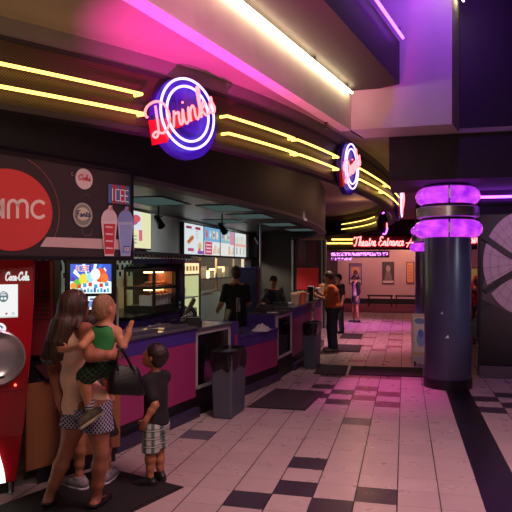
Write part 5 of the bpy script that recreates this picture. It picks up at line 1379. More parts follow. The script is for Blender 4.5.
S.ell(che + z_ * .02, (.150, .098, .150), BR, .05); S.ell(wst, (.125, .09, .13), BR, .06); S.ell(pel, (.168, .12, .125), BR, .06)
S.cap(nek - z_ * .03, shR, .05, .05, .05); S.cap(nek - z_ * .03, shL, .05, .05, .05)
S.ell(pel - f_ * .05 - r_ * .07 - z_ * .02, (.09, .08, .09), BR, .04); S.ell(pel - f_ * .05 + r_ * .07 - z_ * .02, (.09, .08, .09), BR, .04)
for q in (-1, 1): S.ell(che + f_ * .085 + r_ * q * .07 - z_ * .01, (.06, .05, .06), BR, .03)
elR, wrR = AT(90.5, 355.5, 3.86), AT(111, 355.0, 3.87)
S.chain([shR, shR + (elR - shR) * .5 - f_ * .01, elR], [.052, .046, .040], .03); S.chain([elR, elR + (wrR - elR) * .35, wrR], [.040, .039, .027], .02)
add_hand(S, wrR, face_dir(.55, .85, .0), face_dir(-.85, .5), V3(0, 0, 1), .95, .6)
elL, wrL = AT(54, 370, 4.42), AT(59, 398, 4.34)
S.chain([shL, elL], [.052, .040], .03); S.chain([elL, elL + (wrL - elL) * .35, wrL], [.040, .038, .027], .02)
add_hand(S, wrL, V3(.02, .02, -1), face_dir(.9, .3), face_dir(.3, .9), .95, .5)
add_leg(S, hipR, knR, anR, 1.0, 1.08); add_leg(S, hipL, knL, anL, 1.0, 1.08)
tR, tL = face_dir(.25, .95), face_dir(-.05, 1)
add_foot(S, anR, tR); add_foot(S, anL, tL)
S.mesh(.0062, 'body', sk_w, root)
face_parts(hd, HR, 1.0, root)
# tank top: racer back, hangs loose to the hips
m_peach = mat('cloth_peach', '#ebc0a2', .85, noise=.06, nscale=30, bump=.15)
T = SDF()
T.ell(che + z_ * .015, (.157, .108, .152), BR, .05); T.ell(wst, (.145, .112, .14), BR, .06); T.ell(pel + z_ * .03 - r_ * .01, (.178, .132, .11), BR, .06)
for q in (-1, 1): T.ell(che + f_ * .085 + r_ * q * .07 - z_ * .01, (.07, .062, .07), BR, .03)
T.cap(che + z_ * .06 - r_ * .05 - f_ * .06, shL - r_ * (-.05) + z_ * .055 - f_ * .005, .035, .022, .03); T.cap(che + z_ * .06 + r_ * .05 - f_ * .06, shR - r_ * .06 + z_ * .055 - f_ * .005, .035, .022, .03)
T.cap(shR - r_ * .06 + z_ * .055, che + f_ * .09 + r_ * .05 + z_ * .05, .022, .03, .02); T.cap(shL + r_ * .06 + z_ * .055, che + f_ * .09 - r_ * .05 + z_ * .05, .022, .03, .02)
T.ell(pel - z_ * .035 - r_ * .035, (.192, .148, .125), BR, .05); T.cut(AT(74, 411.5, D0), V3(0, 0, -1) + CAMR * .22); T.mesh(.007, 'tank_top', m_peach, root)
# shorts with lattice pattern
def lattice(x, y, z, M, mix, noise, nt, b):
    h = M('ADD', M('MULTIPLY', x, CY), M('MULTIPLY', y, .75)); p = .030
    a = M('FRACT', M('DIVIDE', M('ADD', h, z), p)); c = M('FRACT', M('DIVIDE', M('SUBTRACT', h, z), p))
    l = M('MAXIMUM', M('LESS_THAN', a, .24), M('LESS_THAN', c, .24))
    return mix(l, '#1d2240', '#a9a7b8')
m_lat = math_mat('shorts_lattice', lattice, rough=.8)
T = SDF(); T.ell(pel, (.180, .134, .13), BR, .06); T.ell(pel - f_ * .05 - r_ * .07 - z_ * .02, (.10, .09, .10), BR, .04); T.ell(pel - f_ * .05 + r_ * .07 - z_ * .02, (.10, .09, .10), BR, .04)
T.cap(hipR, hipR + (knR - hipR) * .52, .108, .108, .03); T.cap(hipL, hipL + (knL - hipL) * .42, .106, .104, .03)
T.cut(AT(88, 427.5, D0), (0, 0, -1)); T.cut(AT(74, 407, D0), V3(0, 0, 1) - CAMR * .22); T.mesh(.0065, 'shorts', m_lat, root)
# hair: head cap and a long fall down the left of the back
def hair_col(a, b_, st=(60, 60, 4)):
    def build(x, y, z, M, mix, noise, nt, b):
        n = noise(1.0, st, 4)
        bp = nt.nodes.new('ShaderNodeBump'); bp.inputs['Strength'].default_value = .7; bp.inputs['Distance'].default_value = .012
        nt.links.new(n, bp.inputs['Height']); nt.links.new(bp.outputs[0], b.inputs['Normal'])
        return mix(M('MULTIPLY', M('SUBTRACT', n, .3), 2.2), a, b_)
    return build
m_hair = math_mat('hair_brown', hair_col('#1c110c', '#4c3325'), rough=.55)
T = SDF(); hu = HR[:, 2]; hf_ = HR[:, 1]; hr_ = HR[:, 0]
T.ell(hd + hu * .026 - hf_ * .022, (.086, .104, .098), HR, .02)
T.cap(hd + hu * .0 - hf_ * .05, AT(64, 330, 4.20), .078, .07, .04); T.cap(hd - hf_ * .03 - hr_ * .04, AT(58, 335, 4.22), .06, .06, .04)
T.cap(AT(62, 328, 4.19), AT(53, 352, 4.17), .07, .058, .04); T.cap(AT(66, 325, 4.18), AT(57, 350, 4.16), .06, .05, .04)
R = random.Random(11)
for k in range(16):
    u = k / 15; x0_, x1_ = 55 + 14 * u, 43 + 17 * u; d_ = 4.165 - .035 * math.sin(math.pi * u)
    T.chain([AT(x0_, 322, d_ + .02), AT((x0_ + x1_) / 2 + R.uniform(-1.2, 1.2), 342, d_), AT(x1_, 357 + R.uniform(-2, 2), d_ + .01), AT(x1_ + R.uniform(-1.5, 2.5), 366 - abs(u - .35) * 10 + R.uniform(-3, 2), d_ + .02)], [.030, .026, .019, .006], .014)
T.cap(hd + hr_ * .066 + hu * .02 + hf_ * .01, hd + hr_ * .07 - hu * .10 - hf_ * .02, .034, .03, .03); T.cap(hd + hr_ * .07 - hu * .09 - hf_ * .02, AT(78, 328, 4.14), .032, .018, .03)
hair_o = T.mesh(.0065, 'hair', m_hair, root)
# thin hair band / sunglasses arm on the head
T = SDF().chain([hd + hu * .10 + hr_ * .045 + hf_ * .05, hd + hu * .118 + hr_ * .03 + hf_ * .0, hd + hu * .085 + hr_ * .075 - hf_ * .03], [.004, .004, .004], .002); T.mesh(.003, 'hair_clip', mat('clip_pale', '#b8a888', .3, metal=.5), hair_o)
m_flat = mat('shoe_black', '#131012', .5); m_sole_k = mat('sole_dark', '#0b0a0b', .7)
shoe(anR, tR, .98, root, m_flat, m_sole_k, high=.055); shoe(anL, tL, .98, root, m_flat, m_sole_k, high=.055)

# ------------------------------------------------------------------ toddler on her hip
sk_t = skin('skin_toddler', '#b57c5c')
D1 = 4.00
tf = face_dir(.35, .93); TR_ = frame(tf); r_, f_ = TR_[:, 0], TR_[:, 1]
pel = AT(100, 365, D1); che = AT(104, 337, D1); nek = AT(104, 325, D1); hd = AT(105, 308.5, D1)
root = person('toddler with short fair hair in a green sleeveless shirt, held on the woman\'s hip', (pel[0], pel[1], pel[2] - .12))
S = SDF(); hf = face_dir(.55, .83, -.02); s = .83
HR = add_head(S, hd, hf, (0, 0, 1), s)
S.cap(nek - z_ * .01, hd - z_ * .05, .036, .034, .02)
S.ell(che, (.088, .066, .10), TR_, .04); S.ell(pel, (.088, .074, .075), TR_, .04); S.ell((che + pel) / 2, (.084, .070, .09), TR_, .04)
shL, shR = AT(94, 332, D1), AT(116.5, 332, D1 - .01)
S.cap(nek - z_ * .02, shL, .032, .034, .03); S.cap(nek - z_ * .02, shR, .032, .034, .03)
el, wr = AT(82, 346, 3.85), AT(68.5, 349.2, 3.94)
S.chain([shL, el], [.034, .026], .02); S.chain([el, wr], [.026, .019], .015); add_hand(S, wr, face_dir(-1, .15, -.05), face_dir(.1, 1), V3(0, 0, 1), .55, .25)
el, wr = AT(123, 346, 3.95), AT(129, 333, 3.97)
S.chain([shR, el], [.034, .026], .02); S.chain([el, wr], [.026, .019], .015); add_hand(S, wr, face_dir(.15, .1, 1), face_dir(.5, .8), face_dir(-.8, .2), .55, .4)
hL, kL, aL = AT(94, 370, 3.99), AT(84, 378, 3.92), AT(89.5, 405, 3.96)
hR, kR, aR = AT(108, 366, 4.02), AT(112, 374, 4.2), AT(108, 398, 4.3)
S.chain([hL, kL], [.056, .042], .03); S.chain([kL, kL + (aL - kL) * .35, aL], [.040, .041, .027], .02); S.chain([hR, kR], [.056, .042], .03); S.chain([kR, aR], [.040, .027], .02)
S.cap(aL, aL + face_dir(.55, .5, -.35) * .06, .026, .022, .015); S.cap(aR, aR + face_dir(.3, .9, -.3) * .06, .026, .022, .015)
S.mesh(.0048, 'body', sk_t, root); face_parts(hd, HR, s, root)
m_green = mat('cloth_green', '#2a8040', .85, noise=.08, nscale=30, bump=.15)
T = SDF(); T.ell(che - z_ * .005, (.096, .076, .098), TR_, .04); T.ell((che + pel) / 2, (.094, .080, .088), TR_, .04); T.cap(che + z_ * .03 - r_ * .03, shL + r_ * .020 + z_ * .004, .056, .034, .03); T.cap(che + z_ * .03 + r_ * .03, shR - r_ * .020 + z_ * .004, .056, .034, .03); T.cap(nek - z_ * .03, shL + r_ * .02 + z_ * .004, .042, .034, .02); T.cap(nek - z_ * .03, shR - r_ * .02 + z_ * .004, .042, .034, .02)
T.cut(AT(101, 358, D1), (0, 0, -1)); T.cut(nek + z_ * -.004, (0, 0, 1)); top = T.mesh(.0055, 'sleeveless_shirt', m_green, root)
T = SDF(); n = 24
ringp = [nek - z_ * .006 + (r_ * .056 * math.cos(2 * math.pi * k / n) + f_ * .054 * math.sin(2 * math.pi * k / n)) for k in range(n + 1)]
T.chain(ringp, [.0065] * (n + 1), .002); T.mesh(.0035, 'neck_trim', mat('trim_black_cloth', '#101210', .8), top)
def plaid_dark(x, y, z, M, mix, noise, nt, b):
    a = M('LESS_THAN', M('FRACT', M('DIVIDE', M('ADD', x, z), .035)), .22); c = M('LESS_THAN', M('FRACT', M('DIVIDE', M('SUBTRACT', x, z), .035)), .18)
    return mix(M('MULTIPLY', M('MAXIMUM', a, c), .7), '#101411', '#2c5a2e')
m_pd = math_mat('shorts_dark_plaid', plaid_dark, rough=.85)
T = SDF(); T.ell(pel, (.098, .084, .076), TR_, .04); T.cap(hL, hL + (kL - hL) * .8, .068, .064, .03); T.cap(hR, hR + (kR - hR) * .8, .068, .064, .03); T.cut(AT(101, 356, D1), (0, 0, 1)); T.mesh(.0055, 'shorts', m_pd, root)
# short fair hair
m_fair = math_mat('hair_fair', hair_col('#77543a', '#a8825c', (90, 90, 40)), rough=.6)
T = SDF(); hu, hf_, hr_ = HR[:, 2], HR[:, 1], HR[:, 0]
T.ell(hd + hu * .026 * s - hf_ * .02 * s, (.079 * s, .096 * s, .090 * s), HR, .02); T.ell(hd - hu * .03 * s - hf_ * .048 * s, (.062 * s, .056 * s, .06 * s), HR, .03); T.cut(hd + hf_ * .05 * s + hu * .02, un(hf_ * .9 - hu * .45)); T.mesh(.005, 'hair', m_fair, root)
# sock and shoe hanging down
m_sock = math_mat('sock_striped', lambda x, y, z, M, mix, noise, nt, b: mix(M('LESS_THAN', M('FRACT', M('DIVIDE', z, .022)), .42), '#b8b4bc', '#2e3550'), rough=.9)
T = SDF().cap(aL + z_ * .045, aL - z_ * .01, .034, .031, .01); T.cut(aL + z_ * .045, (0, 0, 1)); T.mesh(.005, 'sock', m_sock, root)
m_camo = mat('shoe_olive', '#4a4632', .7, noise=.4, nscale=30); m_sole_w = mat('sole_pale', '#a89c84', .6)
def dangling_shoe(a, d, upn, L, name='shoe'):
    d = un(d); u = un(upn - d * (upn @ d)); S = SDF(); c = a - u * .035
    S.cap(c - d * .035, c + d * .05, .033, .033, .02); S.cap(c + d * .04 - u * .004, c + d * L - u * .006, .033, .026, .02); S.cap(c, a + u * .012, .033, .032, .02); S.cut(c - u * .026, -u); S.cut(a + u * .012, u); sh = S.mesh(.0045, name, m_camo, root)
    S = SDF(); c2 = c - u * .024; S.cap(c2 - d * .036, c2 + d * .05, .035, .035, .02); S.cap(c2 + d * .04, c2 + d * (L + .004), .035, .028, .02); S.cut(c2 - u * .014, -u); S.cut(c2 + u * .006, u); S.mesh(.0045, 'sole', m_sole_w, sh)
    S = SDF(); cc = c + d * .06 + u * .024; rr = np.cross(d, u)
    for k in range(3): S.cap(cc - d * .015 * k - rr * .018 + u * .004 * k, cc - d * .015 * k + rr * .018 + u * .004 * k, .0035, .0035, .001)
    S.mesh(.003, 'laces', mat('lace_pale', '#8a8068', .8), sh)
dangling_shoe(aL + V3(0, 0, -.035), face_dir(-.62, -.35, -.42), face_dir(-.3, .1, .9), .085)
T = SDF().cap(aR + z_ * .03, aR - z_ * .02, .033, .031, .01); T.mesh(.006, 'sock', m_sock, root)

# ------------------------------------------------------------------ handbag on her forearm
m_bag = mat('bag_leather', '#0a090b', .42, bump=.2, nscale=60)
c = AT(126, 379, 3.93); root = thing('handbag', 'black leather handbag hanging from the woman\'s forearm', 'handbag', tuple(c - V3(0, 0, .10)))
bd = face_dir(.94, .34); BRm = np.stack([bd, np.cross(V3(0, 0, 1), bd), V3(0, 0, 1)], 1)
mb = MB(); vs = []
prof = [(.115, .055, -.095), (.120, .060, -.08), (.112, .055, -.02), (.092, .042, .05), (.075, .025, .085)]
n = 28
for (a_, b_, zz) in prof:
    for k in range(n):
        th = 2 * math.pi * k / n; x = math.copysign(abs(math.cos(th)) ** .45, math.cos(th)) * a_; y = math.copysign(abs(math.sin(th)) ** .6, math.sin(th)) * b_
        vs.append(c + BRm[:, 0] * x + BRm[:, 1] * y + BRm[:, 2] * (zz - .12 * 0 + x * -.12))
fs = [(i * n + k, i * n + (k + 1) % n, (i + 1) * n + (k + 1) % n, (i + 1) * n + k) for i in range(len(prof) - 1) for k in range(n)] + [tuple(range(n))[::-1], tuple((len(prof) - 1) * n + k for k in range(n))]
mb.add(vs, fs); obj('bag_body', mb, m_bag, root, smooth=True)
for k, off in enumerate((-.035, .035)):
    pk = c + BRm[:, 0] * -.035 + V3(0, 0, .205) + BRm[:, 1] * off * .4
    pts = spline([Vector(c + BRm[:, 0] * -.055 + BRm[:, 1] * off + V3(0, 0, .06)), Vector(c + BRm[:, 0] * -.062 + BRm[:, 1] * off * .7 + V3(0, 0, .14)), Vector(pk), Vector(c + BRm[:, 0] * .005 + BRm[:, 1] * off * .7 + V3(0, 0, .14)), Vector(c + BRm[:, 0] * .05 + BRm[:, 1] * off + V3(0, 0, .05))], 8)
    obj('handle', MB().tube(pts, .008, 8), m_bag, root, smooth=True)
for sx in (-.055, .05): obj('buckle', MB().lathe([(.010, 0), (.010, .006)], Vector(c + BRm[:, 0] * sx - BRm[:, 1] * .045 + V3(0, 0, .045)), 12), m_steel, root)

# ------------------------------------------------------------------ boy in plaid shorts
sk_b = skin('skin_boy', '#9c6648')
D2 = 4.76
bf = face_dir(-.90, .42); BR = frame(bf); r_, f_ = BR[:, 0], BR[:, 1]
pel = AT(156, 424, D2); che = AT(156, 390, D2); nek = AT(156, 372, D2); hd = AT(154.5, 356, D2)
root = person('boy with short dark hair in a black T-shirt and plaid shorts, looking up', (pel[0], pel[1], 0))
S = SDF(); s = .88; hf = face_dir(-.90, .25, .36); HR = add_head(S, hd, hf, face_dir(.36, -.08, .93), s)
S.cap(nek - z_ * .01, hd - z_ * .05 + f_ * -.012, .036, .036, .02)
S.ell(che, (.112, .080, .12), BR, .04); S.ell((che + pel) / 2, (.10, .078, .12), BR, .04); S.ell(pel, (.105, .085, .085), BR, .04)
shL, shR = che + z_ * .085 - r_ * .108, che + z_ * .085 + r_ * .108
S.cap(nek - z_ * .025, shL, .034, .036, .03); S.cap(nek - z_ * .025, shR, .034, .036, .03)
elL, wrL = AT(155, 405, 4.60), AT(146, 420, 4.58)     # arm nearest the camera
S.chain([shL, elL], [.036, .029], .02); S.chain([elL, elL + (wrL - elL) * .4, wrL], [.029, .028, .020], .015); add_hand(S, wrL, face_dir(-.45, 0, -.9), face_dir(.1, .9), face_dir(-.9, .1, .3), .68, .9)
elR, wrR = AT(152, 404, 4.92), AT(147, 420, 4.88)
S.chain([shR, elR], [.036, .029], .02); S.chain([elR, wrR], [.029, .020], .015); add_hand(S, wrR, face_dir(-.45, 0, -.9), face_dir(.1, -.9), face_dir(-.9, .1, .3), .68, .8)
hL, kL, aL = pel - r_ * .055 - z_ * .02, AT(150.5, 452, 4.70), AT(150, 475, 4.70)
hR, kR, aR = pel + r_ * .055 - z_ * .02, AT(159, 452, 4.84), AT(160.5, 473.5, 4.84)
add_leg(S, hL, kL, aL, .72); add_leg(S, hR, kR, aR, .72); t1, t2 = face_dir(-.85, .1), face_dir(-.6, .6)
add_foot(S, aL, t1, .7); add_foot(S, aR, t2, .7)
S.mesh(.0052, 'body', sk_b, root); face_parts(hd, HR, s, root)
m_tee = mat('cloth_black', '#0b0a0d', .85, noise=.1, nscale=20, bump=.15)
T = SDF(); T.ell(che, (.116, .084, .125), BR, .04); T.ell((che + pel) / 2, (.110, .084, .14), BR, .05); T.ell(pel + z_ * .02, (.116, .098, .09), BR, .05)
T.cap(che + z_ * .06 - r_ * .05, shL, .056, .050, .03); T.cap(che + z_ * .06 + r_ * .05, shR, .056, .050, .03); T.cap(nek - z_ * .02, shL, .048, .050, .03); T.cap(nek - z_ * .02, shR, .048, .050, .03); T.cap(shL, shL + (elL - shL) * .68, .050, .050, .02); T.cap(shR, shR + (elR - shR) * .68, .050, .050, .02); T.cap(nek - z_ * .03, nek - z_ * .0, .048, .044, .02)
T.cut(AT(156, 424, D2), (0, 0, -1)); T.cut(nek + z_ * .008, (0, 0, 1)); tee = T.mesh(.0058, 't_shirt', m_tee, root)
mk = AT(148.2, 383, 4.66); A = Art(mk + np.array(f_) * .02, -Vector(BR[:, 0]), (0, 0, 1))
def plaid(x, y, z, M, mix, noise, nt, b):
    h = M('ADD', M('MULTIPLY', x, CY), M('MULTIPLY', y, SY))
    bands = lambda v, p, lo, hi: M('MULTIPLY', M('GREATER_THAN', M('FRACT', M('DIVIDE', v, p)), lo), M('LESS_THAN', M('FRACT', M('DIVIDE', v, p)), hi))
    c = mix(bands(h, .062, .0, .45), '#a8aaa4', '#56716a'); d = mix(M('MULTIPLY', bands(z, .062, .0, .45), .55), c, '#33423f')
    d = mix(M('MULTIPLY', bands(h, .062, .18, .27), .8), d, '#1c2424'); return mix(M('MULTIPLY', bands(z, .062, .18, .27), .7), d, '#d0d0c8')
m_pl = math_mat('shorts_plaid', plaid, rough=.85)
T = SDF(); T.ell(pel, (.112, .094, .09), BR, .05); T.cap(hL, hL + (kL - hL) * .92, .077, .070, .03); T.cap(hR, hR + (kR - hR) * .92, .077, .070, .03); T.cut(AT(155, 449.5, D2), (0, 0, -1)); T.mesh(.0058, 'shorts', m_pl, root)
m_dhair = math_mat('hair_dark', hair_col('#0d0907', '#2a1b13', (60, 60, 30)), rough=.5)
def short_hair(hd, HR, s, m, parent, vox=.0055, full=0.0, cutk=.03):
    T = SDF(); hu, hf_, hr_ = HR[:, 2], HR[:, 1], HR[:, 0]
    T.ell(hd + hu * .03 * s - hf_ * .018 * s, ((.084 + full) * s, (.104 + full) * s, (.096 + full) * s), HR, .02); T.ell(hd - hu * .022 * s - hf_ * .055 * s, (.070 * s, .056 * s, .066 * s), HR, .03)
    T.cut(hd + hf_ * .055 * s + hu * cutk * s, un(hf_ * .75 - hu * .66)); T.mesh(vox, 'hair', m, parent)
short_hair(hd, HR, s, m_dhair, root, .005, .004)
shoe(aL, t1, .66, root, m_flat, m_sole_k, high=.12); shoe(aR, t2, .66, root, m_flat, m_sole_k, high=.12)

# ------------------------------------------------------------------ child in grey trainers behind the woman
D3 = 4.70
bf = face_dir(.45, .89); BR = frame(bf); r_, f_ = BR[:, 0], BR[:, 1]
sk_c = skin('skin_child', '#a06c50')
root = person('child with dark hair and grey trainers, mostly hidden behind the woman', tuple(AT(93, 480, D3) * V3(1, 1, 0)))
hd = AT(92.5, 325, D3); nek = AT(92, 342, D3); che = AT(91, 362, D3); pel = AT(91, 402, D3)
S = SDF(); s = .92; HR = add_head(S, hd, face_dir(.4, .9), (0, 0, 1), s); S.cap(nek - z_ * .02, hd - z_ * .05, .042, .04, .02)
S.ell(che, (.13, .09, .14), BR, .04); S.ell((che + pel) / 2, (.115, .088, .14), BR, .04); S.ell(pel, (.12, .095, .10), BR, .04)
shL, shR = che + z_ * .10 - r_ * .13, che + z_ * .10 + r_ * .13
for sh, q in ((shL, -1), (shR, 1)):
    S.cap(nek - z_ * .03, sh, .04, .042, .03); e = sh - z_ * .22 + r_ * q * .02; w = e - z_ * .18 + f_ * .03; S.chain([sh, e], [.04, .033], .02); S.chain([e, w], [.033, .023], .02); add_hand(S, w, un(f_ * .5 - z_), -r_ * q, f_, .8, .6)
aL, aR = AT(79, 474, 4.66), AT(107, 470, 4.80)
kL, kR = AT(80, 441, 4.66), AT(105, 439, 4.79)
add_leg(S, pel - r_ * .06, kL, aL, .82); add_leg(S, pel + r_ * .06, kR, aR, .82); t1, t2 = face_dir(-.85, .5), face_dir(.15, .98)
add_foot(S, aL, t1, .82); add_foot(S, aR, t2, .82); S.mesh(.0075, 'body', sk_c, root)
T = SDF(); T.ell(che, (.14, .10, .14), BR, .04); T.ell((che + pel) / 2, (.13, .10, .15), BR, .05); T.cap(che + z_ * .07 - r_ * .05, shL, .055, .052, .03); T.cap(che + z_ * .07 + r_ * .05, shR, .055, .052, .03); T.cap(shL, shL - z_ * .16, .052, .05, .02); T.cap(shR, shR - z_ * .16, .052, .05, .02); T.cut(pel - z_ * .01, (0, 0, -1)); T.cut(nek + z_ * .0, (0, 0, 1)); T.mesh(.008, 't_shirt', mat('cloth_teal', '#256a70', .85, bump=.1, nscale=30), root)
T = SDF(); T.ell(pel, (.132, .108, .10), BR, .05); T.cap(pel - r_ * .06 - z_ * .02, pel - r_ * .06 - z_ * .02 + (kL - pel) * .85, .09, .085, .03); T.cap(pel + r_ * .06 - z_ * .02, pel + r_ * .06 - z_ * .02 + (kR - pel) * .85, .09, .085, .03); T.cut(AT(91, 436, D3), (0, 0, -1)); T.mesh(.008, 'shorts', mat('cloth_charcoal', '#1c1b22', .85, bump=.1, nscale=30), root)
short_hair(hd, HR, s, m_dhair, root, .007, .006)
m_gshoe = mat('shoe_grey', '#7c7a80', .7, noise=.15, nscale=30)
for a, t in ((aL, t1), (aR, t2)): shoe(a, t, .98, root, m_gshoe, mat('sole_white', '#b0aeb2', .6), high=.10)

# ------------------------------------------------------------------ generic standing adult for the distance
def adult(label, ground, h, bf, hf, top, bottom, skin_c, hair_m, arms=None, shoes=None, longhair=False, cap=None, sleeve=.55, skirt=None, vox=.010, lean=0.0, fat=1.0, shorts=False, faces=True, hair_full=.004, noshoes=False):
    g = V3(ground[0], ground[1], 0); k = h / 1.72; BR = frame(bf); r_, f_ = BR[:, 0], BR[:, 1]
    pel = g + z_ * .93 * k; che = g + z_ * 1.26 * k + f_ * lean * .6; nek = g + z_ * 1.44 * k + f_ * lean; hd = g + z_ * 1.605 * k + f_ * (lean * 1.4 + .015)
    root = person(label, tuple(g)); S = SDF(); HR = add_head(S, hd, hf, (0, 0, 1), k); S.cap(nek - z_ * .03 * k, hd - z_ * .06 * k, .055 * k, .052 * k, .03)
    S.ell(che, (.168 * k * fat, .112 * k * fat, .175 * k), BR, .05); S.ell((che + pel) / 2, (.145 * k * fat, .11 * k * fat, .16 * k), BR, .06); S.ell(pel, (.162 * k * fat, .122 * k * fat, .12 * k), BR, .05)
    sh = {-1: che + z_ * .115 * k - r_ * .17 * k, 1: che + z_ * .115 * k + r_ * .17 * k}; arm = {}
    for q in (-1, 1):
        S.cap(nek - z_ * .04 * k, sh[q], .05 * k, .056 * k, .04)
        if arms and arms.get(q): e, w, hdv = arms[q]; e = sh[q] + r_ * e[0] * k + f_ * e[1] * k + z_ * e[2] * k; w = e + r_ * w[0] * k + f_ * w[1] * k + z_ * w[2] * k; hv = r_ * hdv[0] + f_ * hdv[1] + z_ * hdv[2]
        else: e = sh[q] - z_ * .28 * k + r_ * q * .03 * k - f_ * .02; w = e - z_ * .24 * k + f_ * .07 * k; hv = un(-z_ + f_ * .2)
        arm[q] = (e, w); S.chain([sh[q], e], [.055 * k, .042 * k], .03); S.chain([e, e + (w - e) * .35, w], [.042 * k, .040 * k, .028 * k], .02); add_hand(S, w, hv, -r_ * q + f_ * .3, f_ + z_ * .2, k, .8)
    kn = {}; an = {}
    for q in (-1, 1):
        hp = pel + r_ * q * .085 * k - z_ * .03; kn[q] = g + r_ * q * .10 * k + z_ * .50 * k + f_ * (.03 + .02 * q); an[q] = g + r_ * q * .105 * k + z_ * .085 * k + f_ * .03 * q
        add_leg(S, hp, kn[q], an[q], k, fat); add_foot(S, an[q], un(f_ + r_ * q * .2), k)
    S.mesh(vox, 'body', skin_c, root)
    if faces: face_parts(hd, HR, k, root)
    T = SDF(); T.ell(che, (.182 * k * fat, .126 * k * fat, .178 * k), BR, .05); T.ell((che + pel) / 2, (.165 * k * fat, .130 * k * fat, .18 * k), BR, .06); T.ell(pel + z_ * .04, (.18 * k * fat, .142 * k * fat, .11 * k), BR, .05)
    for q in (-1, 1): T.cap(che + z_ * .08 * k + r_ * q * .06, sh[q], .070 * k, .060 * k, .05); T.cap(sh[q], sh[q] + (arm[q][0] - sh[q]) * (sleeve / .55) * .8, .060 * k, .053 * k, .03)
    if sleeve > .6:
        for q in (-1, 1): T.cap(arm[q][0], arm[q][0] + (arm[q][1] - arm[q][0]) * .8, .055 * k, .042 * k, .02)
    T.cap(nek - z_ * .04, nek, .07 * k, .064 * k, .03); T.cut(pel - z_ * .06 * k, (0, 0, -1)); T.cut(nek + z_ * .005, (0, 0, 1)); T.mesh(vox, 'shirt', top, root)
    T = SDF(); T.ell(pel, (.175 * k * fat, .136 * k * fat, .125 * k), BR, .05)
    for q in (-1, 1):
        hp = pel + r_ * q * .085 * k - z_ * .03; e = hp + (kn[q] - hp) * .45 if shorts else kn[q]; T.cap(hp, e, .105 * k * fat, (.098 if shorts else .084 * fat ** .5) * k, .03)
        if not shorts: T.cap(kn[q], an[q], .084 * fat ** .5 * k, .074 * fat ** .5 * k, .03)
    if not shorts: T.cut(g + z_ * .06, (0, 0, -1))
    else: T.cut(pel - z_ * .26 * k, (0, 0, -1))
    T.mesh(vox, 'shorts' if shorts else 'trousers', bottom, root)
    if shoes is not None:
        for q in (-1, 1): shoe(an[q], un(f_ + r_ * q * .2), k * 1.02, root, shoes, m_sole_k, high=.08)
    hu, hf_ = HR[:, 2], HR[:, 1]
    short_hair(hd, HR, k, hair_m, root, vox * .8, hair_full)
    if longhair:
        T = SDF(); T.ell(hd + hu * .02 - hf_ * .03, (.088 * k, .10 * k, .1 * k), HR, .02); T.cap(hd - hf_ * .06, hd - hf_ * .085 - hu * .24, .075 * k, .05 * k, .04); T.cut(hd + hf_ * .04, hf_); T.mesh(vox * .8, 'long_hair', hair_m, root)
    if cap is not None:
        T = SDF(); T.ell(hd + hu * .045 * k - hf_ * .01 * k, (.090 * k, .108 * k, .092 * k), HR, .01); T.cut(hd + hu * .035 * k, -hu); co = T.mesh(vox * .8, 'cap', cap, root)
        T = SDF(); T.ell(hd + hu * .045 * k + hf_ * .13 * k, (.075 * k, .075 * k, .016 * k), HR, .01); T.mesh(vox * .7, 'cap_brim', cap, co)
    return root, dict(che=che, nek=nek, hd=hd, HR=HR, arm=arm, k=k, r=r_, f=f_, pel=pel)
m_hb = math_mat('hair_mid_brown', hair_col('#2a1b12', '#4f3624', (60, 60, 30)), rough=.5)
sk_a = skin('skin_adult', '#b07c60'); sk_m = skin('skin_man', '#a06a4c')
m_orange = mat('cloth_orange', '#c05a24', .85, noise=.06, nscale=20, bump=.15); m_jean = mat('cloth_denim', '#343a4a', .85, noise=.15, nscale=30, bump=.15)
m_black_sh = mat('cloth_black_uniform', '#121116', .85, noise=.1, nscale=20, bump=.1)
# man in orange, lifting his hands
gp = at(333, 350, 12.1)
_, q_ = adult('man in an orange shirt and jeans standing at the far end of the counter', (gp.x, gp.y), 1.60, face_dir(-.97, .2), face_dir(-.96, .15, -.22), m_orange, m_jean, sk_m, m_hb,
    {1: ((.04, .04, -.26), (-.06, .22, .12), (-.1, .7, .7)), -1: ((-.03, .06, -.26), (.06, .24, .08), (.1, .75, .6))}, mat('shoe_tan', '#8a7a72', .6), lean=.06, fat=1.30, vox=.009)
p = q_['arm'][1][1] + q_['f'] * .10 + V3(0, 0, .07)
t = thing('phone', 'small dark object held up in the hands of the man in orange', 'phone', tuple(p - V3(0, 0, .06))); obj('case', MB().box(tuple(p), (.016, .075, .14), math.atan2(q_['f'][1], q_['f'][0])), m_blk, t, bevel=.004); obj('glass', MB().box(tuple(p - q_['f'] * 0 + q_['r'] * .0085), (.002, .066, .12), math.atan2(q_['f'][1], q_['f'][0])), m_glass, t)
# person in black behind him
gp = at(338.5, 334, 15.4)
adult('person in black standing behind the man in orange', (gp.x, gp.y), 1.50, face_dir(-.7, -.5), face_dir(-.8, -.4), m_black_sh, m_black_sh, sk_a, m_dhair, None, m_flat, vox=.011)
